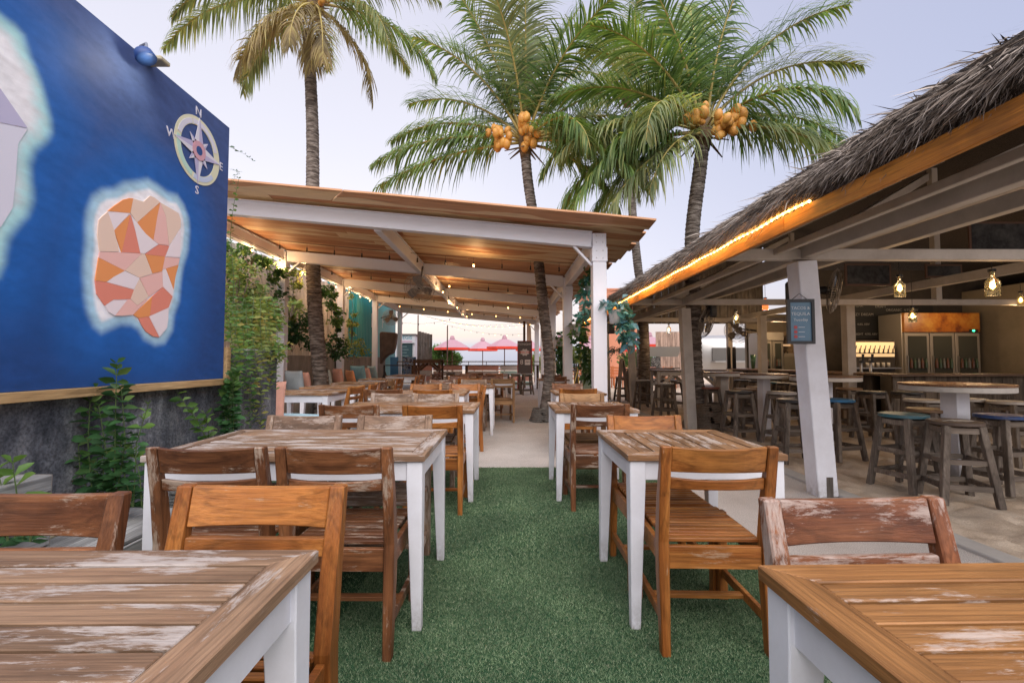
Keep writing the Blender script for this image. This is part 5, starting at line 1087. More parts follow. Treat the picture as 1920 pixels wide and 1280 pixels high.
plant('leafy_shrub', 'tall leafy green shrub with bright tips in front of the mural batten', 'shrub', (b0.x, Yp, .2), [sh(b0, (216, 800), (219, 680)), sh(b0+Vector((.05, .05, 0)), (200, 850), (185, 760)), sh(b1, (165, 830), (170, 730)), sh(b1, (150, 880), (145, 810)), sh(b0, (235, 830), (228, 730)), sh(b2, (200, 900), (150, 860)), sh(b2, (235, 900), (225, 820)), sh(b1, (195, 900), (190, 830))], .105, .038, gl_dark, gl_mid)
plant('leafy_shrub', 'slender shoot right of the tall shrub by the dark wall', 'shrub', (b2.x, Yp, .2), [sh(b2, (256, 830), (278, 758)), sh(b2+Vector((.05, 0, 0)), (262, 890), (245, 830))], .085, .045, gl_dark, gl_bright)
b3 = wpt(392, 830, 3.55); plant('leafy_shrub', 'arching bright tipped plant below the mural frame', 'shrub', (b3.x, 3.55, .3), [[b3, wpt(365, 780, 3.5), wpt(338, 745, 3.45), wpt(314, 702, 3.4)], [b3, wpt(375, 800, 3.5), wpt(362, 775, 3.5)], [b3, wpt(390, 800, 3.6), wpt(385, 775, 3.5)]], .105, .05, gl_mid, gl_bright)
b4 = wpt(428, 830, 3.95); plant('leafy_shrub', 'dark leafy plant at the end corner of the mural', 'shrub', (b4.x, 3.95, .3), [[b4+Vector((random.uniform(-.05, .05), 0, 0)), wpt(430+random.uniform(-10, 12), 770, 3.95), wpt(434+random.uniform(-14, 16), 700+random.uniform(-8, 30), 3.95)] for _ in range(7)], .10, .035, gl_dark, gl_mid)
b5 = wpt(35, 1000, 2.05); plant('leafy_shrub', 'small bright tipped plant low at the left edge', 'shrub', (b5.x, 2.05, .2), [[b5, wpt(32, 930, 2.05), wpt(24, 868, 2.05)], [b5, wpt(10, 940, 2.05), wpt(-5, 880, 2.1)]], .12, .045, gl_dark, gl_bright)
plant('leafy_shrub', 'low dark seedlings behind the nearest left chair', 'shrub', tuple(wpt(20, 1015, 1.7)), [[wpt(15+i*14, 1015, 1.75), wpt(12+i*16, 985, 1.75), wpt(8+i*20, 965, 1.75)] for i in range(4)], .07, .03, gl_dark, gl_dark)
# bushy climbers: leaf masses round stems
def bush(name, label, cat, boxes, leafL, m, base, cap=.45, stems=6, group=None, wr=.45):
    t = thing(name, label, cat, base, 0, group); B_ = Vector(base); Pn, Dn, Ln = [], [], []
    for (c, r, n) in boxes:
        c = Vector(c); k = max(3, n//55); cl = [Vector((rng.normal(), rng.normal(), rng.normal())).normalized()*rng.uniform(.25, 1)**.5 for _ in range(k)]
        for i in range(n):
            q = cl[i % k]; p = c+Vector((q.x*r[0], q.y*r[1], q.z*r[2]))+Vector(rng.normal(0, 1, 3)*.35).lerp(Vector(), 0)*min(r)*.8; Pn.append(p-B_); d = Vector(rng.normal(0, 1, 3)); d.z = d.z*.5-.1; d += q*.8; Dn.append(d); Ln.append(leafL*rng.uniform(.55, 1.2))
        for i in range(stems):
            q = cl[i % k]; e = c+Vector((q.x*r[0], q.y*r[1], q.z*r[2])); MB().tube([c+Vector((0, 0, -r[2]*1.0))-B_, c.lerp(e, .5)-B_+Vector(rng.normal(0, .03, 3)), e-B_], .005, 4).build('twig', twig_m, t)
    leaf_cloud('foliage', Pn, Dn, Ln, np.array(Ln)*wr, m, t); return t
def W3(px, py, Y): return tuple(at(px, py, Y=Y))
bush('climbing_shrub', 'dense light green shrub spilling over the concrete wall end', 'shrub', [(W3(460, 600, 5.0), (.20, .30, .32), 1400), (W3(492, 590, 5.3), (.16, .25, .26), 800), (W3(448, 530, 4.9), (.14, .3, .30), 600), (W3(480, 660, 4.95), (.26, .16, .2), 700), (W3(545, 575, 5.2), (.10, .10, .12), 130)], .062, gl_yel, (-2.75, 5.1, 1.0))
t_b = thing('trailing_vine', 'long trailing vine hanging over the face of the concrete wall', 'vine', (-2.6, 4.5, 1.2)); B_ = Vector((-2.6, 4.5, 1.2))
for i in range(9):
    px = 432+i*10+random.uniform(-3, 3); Yv = 853*2.50/(953-px); bot = random.choice([690, 720, 760, 800, 810]) if i % 2 else random.choice([730, 780]); pts = [at(px+random.uniform(-5, 5), 560, Y=Yv+.1)-B_]+[at(px+random.uniform(-6, 6)+j*2, 560+(bot-560)*(j+1)/5, Y=Yv)-B_ for j in range(5)]
    shoot(t_b, pts, .085, .036, random.choice([gl_mid, gl_bright, gl_mid, gl_yel]), None, .4, stem_r=.003)
t_b = thing('wiry_creeper', 'thin creeper twig climbing past the mural corner to the roof', 'vine', (-2.5, 4.2, 2.0)); B_ = Vector((-2.5, 4.2, 2.0))
shoot(t_b, [at(*q, Y=4.2)-B_ for q in ((437, 600), (438, 520), (432, 440), (436, 400), (441, 368), (448, 335))], .045, .05, gl_mid, gl_bright, .6, stem_r=.003)
shoot(t_b, [at(*q, Y=4.05)-B_ for q in ((428, 578), (415, 580), (405, 596), (402, 622))], .085, .045, gl_bright, gl_bright, .3, stem_r=.002); shoot(t_b, [at(*q, Y=4.05)-B_ for q in ((432, 575), (440, 600), (441, 650), (440, 720))], .07, .05, gl_bright, gl_bright, .35, stem_r=.002)
shoot(t_b, [at(*q, Y=5.6)-B_ for q in ((430, 275), (445, 282), (460, 290), (475, 302))], .07, .06, gl_dark, gl_dark, .3, stem_r=.002); shoot(t_b, [at(*q, Y=5.6)-B_ for q in ((436, 345), (440, 330), (450, 322), (432, 318))], .05, .03, gl_dark, gl_dark, .2, stem_r=.002)
# climbers on the plank fence
for (cs, lb_, m_) in (([((438, 490, 8.7), (.2, .2, .5), 500), ((470, 470, 9.0), (.3, .2, .35), 420), ((505, 500, 9.4), (.25, .2, .3), 300)], 'broad leaved climber under the roof edge left of the first post', gl_mid),
                      ([((500, 560, 9.2), (.25, .25, .45), 380), ((480, 600, 9.2), (.4, .25, .3), 400)], 'dark climber on the plank fence left of the first post', gl_dark),
                      ([((548, 555, 10.4), (.15, .2, .55), 450), ((560, 520, 10.6), (.25, .2, .3), 300)], 'yellow climber between first post and palm trunk', gl_yel),
                      ([((562, 620, 10.9), (.45, .3, .40), 700), ((548, 640, 10.6), (.25, .2, .25), 350)], 'dense dark planting left of the palm trunk', gl_dark),
                      ([((622, 560, 12.0), (.3, .2, .45), 420), ((630, 590, 12.2), (.25, .2, .4), 300)], 'vine hanging right of the palm trunk', gl_mid),
                      ([((622, 650, 12.2), (.45, .3, .25), 600)], 'low planting on the planter wall right of the palm trunk', gl_dark),
                      ([((632, 600, 12.6), (.08, .1, .7), 260)], 'narrow dark vine beside the second post', gl_dark),
                      ([((660, 600, 14.0), (.14, .2, .8), 420), ((664, 650, 14.3), (.35, .3, .35), 520)], 'loose twiggy plant beside the teal container', gl_yel)):
    cs2 = [(W3(px, py, Y), r, n) for (px, py, Y), r, n in cs]; bush('fence_climber', lb_, 'climber', cs2, .10 if m_ is not gl_yel else .075, m_, cs2[0][0], group='planting along the plank fence', wr=.6)
# fan palm sprays
for px, py, Y, lb_ in ((583, 600, 10.6, 'small grey palm spray left of the palm trunk'), (612, 608, 11.6, 'small grey palm spray right of the palm trunk')):
    p = at(px, py, Y=Y); t = thing('palm_spray', lb_, 'palm', p, 0, 'palm sprays')
    for k in range(11): a = math.radians(-10+k*20); q = MB().beam((0, 0, 0), (math.cos(a)*.38, random.uniform(-.1, .1), math.sin(a)*.30+.02), .02, .003, w2=.004); q.build('blade', gl_yel, t)
# hanging pots on the right posts
pot_m = flat('white_pot', (.62, .62, .63), .5)
def hpot(px, py, Y, label, r, drop, mats, n):
    p = at(px, py, Y=Y); t = thing('hanging_pot', label, 'plant pot', p, 0, 'pots hung on the pergola posts')
    MB().lathe([(r*.8, -r*1.1), (r, r*.75), (r*1.06, r*.8), (r*.95, r*.8), (r*.75, -r), (0, -r)], 20).build('pot', pot_m, t, smooth=True)
    MB().lathe([(r*.9, r*.6), (0, r*.62)], 16).build('soil', soil, t)
    for m_, dx, z0_, z1_, sp_, ll, k in mats:
        Pn = []; Dn = []; 
        for i in range(k):
            u = random.random(); Pn.append((dx*(u**.5)+random.gauss(0, sp_), random.gauss(-.03, sp_*.8), z0_+(z1_-z0_)*u+random.gauss(0, .03))); Dn.append((random.gauss(.3*(1 if dx > 0 else -1), .7), random.gauss(-.2, .6), random.uniform(-.9, .5)))
        leaf_cloud('leaves', Pn, Dn, [ll*random.uniform(.6, 1.2) for _ in Pn], [ll*.5 for _ in Pn], m_, t)
        MB().tube([(dx*.2, 0, z0_), (dx*.8, -.03, (z0_+z1_)/2), (dx, -.03, z1_)], .004, 4).build('trailing_stem', stem_m, t)
hpot(1154, 592, 6.3, 'white pot with trailing blue green leaves right of the front post', .10, 1, [(gl_blue, .13, .18, -.35, .06, .12, 150), (gl_teal, .20, .0, -.42, .05, .15, 44), (gl_teal, -.05, .22, .12, .10, .15, 26)], 0)
hpot(1108, 540, 7.2, 'white pot with spotted trailing leaves left of the front post', .10, 1, [(gl_blue, -.12, .18, -.55, .06, .11, 150), (gl_dark, -.06, .30, .0, .05, .18, 30)], 0)
hpot(1079, 617, 9.6, 'white pot on the second post with dark trailing vine', .13, 1, [(gl_dark, .20, .15, -.95, .07, .17, 140), (gl_mid, .05, .05, -.25, .12, .12, 60)], 0)
hpot(1050, 640, 13.1, 'small pot with dark leaves on the third post', .12, 1, [(gl_dark, .05, .2, -.6, .1, .18, 110)], 0)
# dark fern right of the front post
p = at(1156, 655, Y=8.6); t = thing('fern', 'dark blue fern hanging between the front post and the bar', 'fern', p, 0)
Pn, Dn = [], []
for k in range(26):
    a = random.uniform(-.2, 2*PI); e = random.uniform(-.9, .5)
    for j in range(9): r = .03+.022*j; Pn.append((r*math.cos(a)*math.cos(e), r*.6*math.sin(a), r*math.sin(e)-.01*j*j*.05)); Dn.append((math.cos(a)+random.gauss(0, .6), random.gauss(0, .5), random.gauss(-.3, .6)))
leaf_cloud('fronds', Pn, Dn, [.07]*len(Pn), [.012]*len(Pn), leafm('fern_dark', (.02, .06, .07), (.06, .13, .14), .15), t)

# ================= STRING LIGHTS =================
bulb_me = MB().lathe([(0, -.030), (.016, -.022), (.020, -.006), (.012, .016), (0, .018)], 8).mesh('bulb', flat('lit_bulb', (1, .7, .35), .4, 0, (1, .46, .12), 5), 0, True)
bulb_off = MB().lathe([(0, -.030), (.016, -.022), (.020, -.006), (.012, .016), (0, .018)], 8).mesh('bulb_off', flat('unlit_bulb', (.05, .03, .02), .15), 0, True)
sock = MB().lathe([(0, .014), (.013, .016), (.013, .05), (.006, .06), (0, .06)], 8).mesh('socket', dark)
def slights(label, A_, B__, n, sag, drop, lit, group='festoon lights'):
    A_, B__ = Vector(A_), Vector(B__); t = thing('string_lights', label, 'string lights', A_, 0, group); pts = []
    for i in range(25): u = i/24; pts.append((B__-A_)*u+Vector((0, 0, -sag*4*u*(1-u))))
    MB().tube(pts, .004, 4).build('cable', dark, t)
    for i in range(n):
        u = (i+.5)/n; p = (B__-A_)*u+Vector((0, 0, -sag*4*u*(1-u)-drop)); on = lit(i)
        b = link('bulb', bulb_me if on else bulb_off, t, p); link('socket', sock, b)
        if drop > .07: MB().tube([p+Vector((0, 0, .06)), p+Vector((0, 0, drop))], .0025, 3).build('drop_cord', dark, t)
        if on and group == 'festoon lights' and A_.y < 17:
            d = bpy.data.lights.new('bulb_light', 'POINT'); o = bpy.data.objects.new('bulb_light', d); COL.objects.link(o); d.energy = 3.8; d.color = (1, .6, .28); d.shadow_soft_size = .03; o.parent = t; o.location = p+Vector((0, -.0, -.07))
zz = lambda x: zt(x)-.03
slights('festoon bulbs across the first pergola bay, mostly unlit', (-4.6, 8.6, zz(-4.6)), (1.2, 8.3, zz(1.2)), 11, .05, .14, lambda i: i == 7)
slights('festoon bulbs hanging in the second pergola bay', (-4.6, 11.2, zz(-4.6)), (1.2, 11.2, zz(1.2)), 12, .05, .14, lambda i: i in (6,))
slights('festoon bulbs in the third pergola bay', (-4.6, 14.8, zz(-4.6)), (1.2, 14.8, zz(1.2)), 12, .05, .14, lambda i: i in (5, 9))
slights('festoon bulbs in the fourth pergola bay', (-4.6, 18.2, zz(-4.6)), (1.2, 18.2, zz(1.2)), 12, .05, .12, lambda i: i % 2 == 0)
slights('festoon bulbs along the left pergola beam over the planting', (-4.78, 6.9, zz(-4.78)-.12), (-4.78, 16.2, zz(-4.78)-.12), 9, .03, .13, lambda i: i != 4)
slights('festoon bulbs along the middle pergola beam', (-1.70, 10.1, zz(-1.8)-.10), (-1.70, 20.2, zz(-1.8)-.10), 9, .03, .16, lambda i: i in (1, 4, 7))
for k, (xa, xb, ya, za, zb, n_) in enumerate(((785, 1000, 20.5, 588, 606, 16), (800, 1000, 22.5, 594, 600, 18), (830, 1010, 25, 606, 622, 16), (700, 850, 21, 590, 596, 10), (1030, 1110, 22, 570, 600, 7))):
    slights(['bright festoon row beyond the pergola end, highest', 'sagging festoon row just behind the highest one', 'faint festoon row above the umbrellas', 'short festoon row over the kiosk', 'short festoon row right of the aisle palm'][k], at(xa, za, Y=ya), at(xb, zb, Y=ya+1.5), n_, .35, .04, lambda i: True if k < 2 else i % 2 == 0, 'festoon rows beyond the pergola')

# ================= BACKGROUND =================
# teal container
teal = paint('teal_container', (.02, .24, .27), .2, .5, (.01, .1, .12)); teal2 = paint('pale_teal_panel', (.12, .42, .44), .15, .5)
ct = thing('teal_container', 'teal corrugated container with white letters behind the planter', 'container', (-6.4, 18, 0)); CT = Vector((-6.4, 18, 0))
cor = MB(); xs_ = []; y = 15.9; k = 0
while y < 17.75: xs_.append((y, -5.30 if (k//2) % 2 == 0 else -5.36)); y += .045; k += 1
top_ = 3.9; vs = []
for (yy, xx) in xs_: vs += [(xx, yy, .2), (xx, yy, top_), (-5.5, yy, .2), (-5.5, yy, top_)]
n = len(xs_); cor.add(vs, [(4*i, 4*i+1, 4*i+5, 4*i+4) for i in range(n-1)]+[(4*i+2, 4*i+6, 4*i+7, 4*i+3) for i in range(n-1)]+[(0, 2, 3, 1), (4*n-4, 4*n-3, 4*n-1, 4*n-2)]+[(4*i+1, 4*i+3, 4*i+7, 4*i+5) for i in range(n-1)])
o = cor.build('corrugated_side', teal, ct); o.location = -CT
o = MB().b2(-7.8, -5.36, 15.8, 15.89, 0, 3.9).b2(-7.8, -5.52, 15.9, 21.4, 0, 3.88).build('shell', teal, ct); o.location = -CT
o = MB().b2(-5.50, -5.30, 17.78, 21.4, 0, 3.9).build('lettered_panel', teal2, ct); o.location = -CT
tw_ = flat('faded_white', (.55, .62, .62), .6)
for s_, px, py, q in (('I', 697, 602, 1.0), ('R', 703, 602, 1.0), ('F', 718, 605, .95), ('L', 701, 645, .5), ('2', 701, 665, .45), ('H', 703, 632, .4)):
    p = at(px, py, X=-5.296); text('container_letter', s_, q*.8, tw_, (p.x+6.4, p.y-18, p.z), (PI/2, 0, PI/2), ct)
# covered screen on a tripod
cv = thing('covered_screen', 'screen under a dark brown cloth on a black tripod', 'covered screen', (at(722, 690, Y=15).x, 15, 0)); cx_ = cv.location.x
cl_m = noisy('dark_cloth', [(.3, (.055, .042, .04)), (.7, (.11, .085, .08))], 4, 6, .9, .5, .03)
def px2(px, py): p = at(px, py, Y=15); return (p.x-cx_, p.z)
poly = [px2(*q) for q in ((713, 624), (716, 622), (744, 624), (744, 632), (741, 652), (738, 662), (728, 666), (722, 672), (714, 684))]
MB().prism(poly, lambda u, v, t: (u, t-.15+.02*math.sin(u*25), v), .32).build('cloth', cl_m, cv, bev=.04)
MB().beam((-.02, 0, .55), (-.02, 0, 1.0), .05, .05).build('pole', dark, cv)
for a in (90, 210, 330): a = math.radians(a); MB().beam((0, 0, .78), (.32*math.cos(a), .32*math.sin(a), 0), .03, .03).build('leg', dark, cv)
# kiosk
kx = at(760, 650, Y=24).x; ks = thing('kiosk', 'white kiosk with blue letters on its fascia beyond the pergola', 'kiosk', (kx, 24, 0)); w2m = flat('kiosk_white', (.60, .60, .64), .6)
def kp(px, py): p = at(px, py, Y=24); return p.x-kx, p.z
xl, zt_ = kp(742, 628); xr, zb_ = kp(777, 643); _, zf = kp(760, 700)
MB().b2(xl, xr, .02, 1.6, 0, zt_-.02).build('body', w2m, ks); MB().b2(xl-.05, xr+.05, -.08, .0, zb_, zt_).build('fascia', w2m, ks)
MB().b2(xl+.1, xr-.1, -.02, .015, .55, zb_-.03).build('dark_window', flat('kiosk_window', (.05, .08, .09), .15), ks); MB().b2(xl-.1, xr+.1, -.15, 1.7, zt_, zt_+.06).build('roof', flat('kiosk_roof', (.15, .14, .14), .6), ks)
text('fascia_letters', 'G EGIS', .26, flat('kiosk_blue', (.03, .28, .38), .5), ((xl+xr)/2, -.085, (zt_+zb_)/2+.07), (PI/2, 0, 0), ks); MB().b2(xl+.1, xr-.1, -.087, -.082, zb_+.06, zb_+.10).build('pink_line', flat('kiosk_pink', (.5, .2, .35), .5), ks)
for k in range(4): MB().b2(xl+.2, xr-.4+.1*(k % 2), -.025, -.021, zb_-.2-k*.16, zb_-.17-k*.16).build('menu_line', flat('menu_line', (.2, .26, .26), .6) if 'menu_line' not in MC else MC['menu_line'], ks)
bb_ = thing('blue_banner', 'blue patterned banner hanging on the railing before the kiosk', 'banner', at(752, 688, Y=19)); bn_m = noisy('banner_print', [(.42, (.06, .17, .42)), (.5, (.45, .5, .6)), (.55, (.03, .05, .12))], 9, 5, .6); MB().b2(-.45, -.12, 0, .02, -.45, .42).build('left_cloth', flat('banner_blue', (.08, .25, .50), .6), bb_); MB().b2(.05, .62, 0, .02, -.45, .42).build('right_cloth', bn_m, bb_)
# grey slat fence right of the kiosk
sf = thing('slat_screen', 'tall grey plank screen right of the kiosk', 'fence', (at(796, 650, Y=22).x, 22, 0)); gs = wood('grey_screen_z', (.40, .36, .34), (.28, .24, .22), .4, (.5, .47, .45), 2, .8)
for i in range(5): MB().b2(-.30+i*.135, -.30+i*.135+.128, 0, .03, 0, 2.55-.035*i).build('plank', gs, sf)
# brown counter rail
rl = thing('counter_rail', 'brown timber counter rail along the far end of the pergola', 'railing', (-2, 18.5, 0)); x0_, x1_ = at(652, 684, Y=18.5).x+2, at(1012, 684, Y=18.5).x+2
for i in range(4): MB().b2(x0_+(x1_-x0_)*i/4, x0_+(x1_-x0_)*(i+1)/4-.01, -.18, .12, .93, .965).build('top_board', tw, rl)
for px in (652, 774, 780, 875, 972, 1008): MB().b2(at(px, 684, Y=18.5).x+2-.045, at(px, 684, Y=18.5).x+2+.045, -.05, .05, 0, .928).build('post', tw, rl)
MB().tube([(x0_+2, .0, 1.10), (x1_, 0, 1.10)], .02, 6).build('top_pipe', tw, rl)
for k in range(9): MB().b2(x0_+2+(x1_-x0_-2)*k/8-.012, x0_+2+(x1_-x0_-2)*k/8+.012, -.012, .012, .966, 1.095).build('bracket', tw, rl)
# pallet wall
pal = {'salmon': paint('pallet_salmon', (.62, .30, .24), .3, .7, (.5, .45, .42)), 'mint': paint('pallet_mint', (.40, .58, .52), .3, .7, (.55, .55, .52)), 'chalk': paint('pallet_chalk', (.62, .56, .53), .3, .7), 'blue': paint('pallet_blue', (.36, .46, .52), .3, .7)}
pw_ = thing('pallet_wall', 'low wall of painted pallet boards in salmon, white and mint', 'wall', (-1, 20.5, 0)); rows = [(.70, .93), (.46, .68), (.23, .44), (.02, .21)]
for (xa, xb, cols) in ((812, 868, ['salmon', 'chalk', 'chalk', 'chalk']), (828, 930, ['salmon', 'blue', 'mint', 'chalk']), (872, 936, ['salmon', 'chalk', 'chalk', 'mint']), (938, 1000, ['chalk', 'mint', 'salmon', 'mint'])):
    a, b = at(xa, 690, Y=20.5).x+1, at(xb, 690, Y=20.5).x+1
    if xa == 828: continue
    for (z0_, z1_), c_ in zip(rows, cols): MB().b2(a, b-.03, 0, .04, z0_, z1_).build('board', pal[c_], pw_, bev=.005)
a, b = at(782, 690, Y=20.5).x+1, at(812, 690, Y=20.5).x+1
for (z0_, z1_), c_ in zip(rows, ['salmon', 'chalk', 'salmon', 'chalk']): MB().b2(a, b-.03, 0, .04, z0_, z1_).build('board', pal[c_], pw_, bev=.005)
fw_ = flat('faded_sign_white', (.7, .66, .64), .7)
# umbrellas
um_top = noisy('umbrella_pink', [(.3, (.60, .38, .43)), (.7, (.68, .48, .54))], 2, 4, .8)
um_m, t_, b_, N_ = mat('umbrella_cloth'); b_.inputs['Base Color'].default_value = (.50, .31, .37, 1); b_.inputs['Roughness'].default_value = .8; tl_ = N_('ShaderNodeBsdfTranslucent'); tl_.inputs[0].default_value = (.95, .12, .06, 1); mx_ = N_('ShaderNodeMixShader'); mx_.inputs[0].default_value = .15; o_ = t_.nodes['Material Output']; t_.links.new(b_.outputs[0], mx_.inputs[1]); t_.links.new(tl_.outputs[0], mx_.inputs[2]); t_.links.new(mx_.outputs[0], o_.inputs[0])
um_in = flat('umbrella_red', (.72, .06, .03), .8); pole_m = flat('umbrella_pole', (.12, .07, .05), .6)
def umbrella(px, y0, y1, wpx, Y, label):
    R_ = wpx*Y/853; p = at(px, y1, Y=Y); zt2 = at(px, y0, Y=Y).z; t = thing('beach_umbrella', label, 'umbrella', (p.x, Y, 0), random.uniform(0, .6), 'red beach umbrellas'); zr = p.z
    for k in range(8):
        a0, a1 = k*PI/4, (k+1)*PI/4; P1 = (R_*math.cos(a0), R_*math.sin(a0), zr); P2 = (R_*math.cos(a1), R_*math.sin(a1), zr); M1 = (R_*.45*math.cos(a0), R_*.45*math.sin(a0), zr+(zt2-zr)*.60); M2 = (R_*.45*math.cos(a1), R_*.45*math.sin(a1), zr+(zt2-zr)*.60); Tp = (0, 0, zt2)
        d_ = lambda q: (q[0], q[1], q[2]-.05)
        MB().add([Tp, M1, M2, P1, P2, d_(Tp), d_(M1), d_(M2), d_(P1), d_(P2)], [(0, 1, 2), (1, 3, 4, 2)]).build('canopy_panel', um_m, t)
        MB().add([(0, 0, zt2-.02), (M1[0], M1[1], M1[2]-.02), (M2[0], M2[1], M2[2]-.02), (P1[0], P1[1], P1[2]-.02), (P2[0], P2[1], P2[2]-.02)], [(2, 1, 0), (2, 4, 3, 1)]).build('lining_panel', um_in, t)
        vh = .13; MB().add([P1, P2, (P2[0], P2[1], P2[2]-vh), (P1[0], P1[1], P1[2]-vh), (P1[0]*.985, P1[1]*.985, zr), (P2[0]*.985, P2[1]*.985, zr), (P2[0]*.985, P2[1]*.985, zr-vh), (P1[0]*.985, P1[1]*.985, zr-vh)], [(0, 1, 2, 3), (7, 6, 5, 4), (3, 2, 6, 7)]).build('valance', um_in, t)
    MB().tube([(0, 0, 0), (0, 0, zt2)], .028, 8).build('pole', pole_m, t); MB().lathe([(.16, zt2-.05), (.10, zt2+.12), (0, zt2+.16)], 8).build('cap', um_m, t)
for a in ((848, 634, 652, 34, 26, 'leftmost red beach umbrella before the green bush'), (905, 637, 654, 29, 29, 'second red beach umbrella, smallest of the aisle group'), (946, 633, 650, 35, 26, 'third red beach umbrella left of the event sign'), (993, 637, 654, 27, 30, 'red beach umbrella hidden behind the event sign'), (1050, 630, 650, 24, 28, 'red beach umbrella right of the aisle palm'), (1108, 634, 655, 26, 28, 'pale red umbrella behind the mint planter'), (1218, 628, 646, 33, 22, 'red beach umbrella seen through the bar'), (1190, 638, 655, 28, 26, 'lower red umbrella beside the dark trunk')): umbrella(*a)
# event sign
es = thing('event_sign', 'tall dark event board with red frame reading 8 PM', 'sign', (at(984, 670, Y=17.5).x, 17.5, 0)); q0, q1 = at(972, 700, Y=17.5), at(997, 640, Y=17.5); ww = (q1.x-q0.x)/2; z0_, z1_ = q0.z, q1.z; hh = z1_-z0_
MB().b2(-ww, ww, 0, .03, z0_, z1_).build('board', flat('sign_dark_grey', (.10, .085, .085), .6), es); red_f = flat('sign_red_frame', (.38, .07, .05), .6)
MB().b2(-ww-.025, -ww, -.02, .04, z0_-.6, z1_+.025).b2(ww, ww+.025, -.02, .04, z0_-.6, z1_+.025).b2(-ww, ww, -.02, .04, z1_, z1_+.025).b2(-ww, ww, -.02, .04, z0_-.025, z0_).build('frame', red_f, es)
text('sign_text', 'TONIGHT', .115, fw_, (0, -.004, z1_-.11), (PI/2, 0, 0), es); text('sign_text', 'OPEN MIC!', .105, flat('sign_text_red', (.75, .12, .09), .6), (0, -.004, z1_-.42), (PI/2, math.radians(0), 0), es)
MB().prism([(.16*math.cos(a)*(1.15 if k % 2 else .85), .16*math.sin(a)*(1.15 if k % 2 else .85)*.8) for k, a in enumerate([j*PI/8 for j in range(16)])], lambda u, v, t: (u, -.003+t, z1_-.42+v), .002).build('starburst', flat('burst_white', (.6, .56, .54), .6), es)
text('sign_text', '8', .26, fw_, (-.12, -.004, z1_-.80), (PI/2, 0, 0), es); MB().b2(-.0, .21, -.006, -.001, z1_-.90, z1_-.70).build('pm_plate', fw_, es); text('sign_text', 'PM', .12, flat('pm_dark', (.05, .05, .05), .6), (.105, -.008, z1_-.80), (PI/2, 0, 0), es)
pp = at(983, 620, Y=19); tag(MB().lathe([(.05, 0), (.05, pp.z+.4), (0, pp.z+.4)], 8, (pp.x, 19, 0)).build('light_pole', tw), 'brown timber light pole behind the event sign', 'pole')
for px, py, lb_ in ((839, 610, 'thin brown festoon pole behind the first umbrella'), (784, 590, 'thin rusty festoon pole beside the grey screen')):
    p = at(px, py, Y=23); tag(MB().lathe([(.035, 0), (.03, p.z), (0, p.z)], 8, (p.x, 23, 0)).build('light_pole', pole_m), lb_, 'pole')
# banner flag on pole
p = at(987, 625, Y=19); fl = tag(MB().prism([(-.06, -.75), (.06, -.70), (.13, -.3), (.12, .2), (.04, .45), (-.05, .45)], lambda u, v, t: (p.x+.07+u, 18.93+t+.02*math.sin(v*6), p.z+v), .015).build('rolled_banner', flat('banner_cream', (.66, .52, .42), .7)), 'cream furled banner tied to the timber pole', 'banner')
# bushes
def mound(label, px, py, Y, r, n, m, ll, name='green_bush'):
    c = at(px, py, Y=Y); t = thing(name, label, 'bush', (c.x, Y, 0), 0, 'bushes beyond the pergola'); Pn = []; Dn = []
    for i in range(n):
        v = Vector((random.gauss(0, 1), random.gauss(0, 1), random.gauss(0, 1))).normalized(); k = random.uniform(.6, 1.05)*(1+.25*math.sin(v.x*7+v.z*5)*math.sin(v.y*6)); Pn.append((v.x*r[0]*k, v.y*r[1]*k, c.z+v.z*r[2]*k)); Dn.append((v.x*.5+random.gauss(0, .35), v.y*.5+random.gauss(0, .35), .9))
    leaf_cloud('foliage', Pn, Dn, [ll*random.uniform(.6, 1.3) for _ in Pn], [ll*.28 for _ in Pn], m, t)
    for i in range(5): MB().tube([(random.uniform(-.1, .1), 0, 0), (random.uniform(-.3, .3), 0, c.z)], .03, 5).build('stem', twig_m, t)
mound('round green bush behind the leftmost umbrella', 826, 668, 27, (.75, .7, .55), 2600, gl_mid, .22)
mound('lower green bush right of the round one', 848, 676, 27.5, (.5, .5, .42), 1300, gl_mid, .2)
mound('green bush seen left of the aisle palm', 1003, 684, 24, (.45, .5, .5), 900, gl_yel, .2)
mound('potted greenery right of the aisle palm', 1050, 678, 17, (.42, .4, .55), 900, gl_dark, .2)
mound('yellow flowering bush between the right posts', 1083, 668, 17, (.22, .3, .32), 500, gl_yel, .14)
mound('green bush seen through the bar past the dark trunk', 1195, 678, 24, (.9, .6, .45), 1400, gl_mid, .2)
mound('shrub behind the grey covered screen', 750, 690, 23, (.4, .4, .4), 500, gl_mid, .18)
# mint planter board with plant
mp_ = thing('mint_screen', 'mint painted screen with painted leaves behind the front post', 'screen', (at(1104, 700, Y=11.5).x, 11.5, 0)); MB().b2(-.17, .30, 0, .05, .35, 1.45).build('panel', pal['mint'], mp_); MB().b2(-.17, .30, -.03, .08, .0, .345).build('box', pal['mint'], mp_)
leaf_cloud('painted_leaves', [(random.uniform(-.1, .2), -.05, random.uniform(.5, 1.2)) for _ in range(40)], [(random.gauss(0, 1), random.gauss(0, .2), random.gauss(0, 1)) for _ in range(40)], [.26]*40, [.09]*40, gl_dark, mp_)
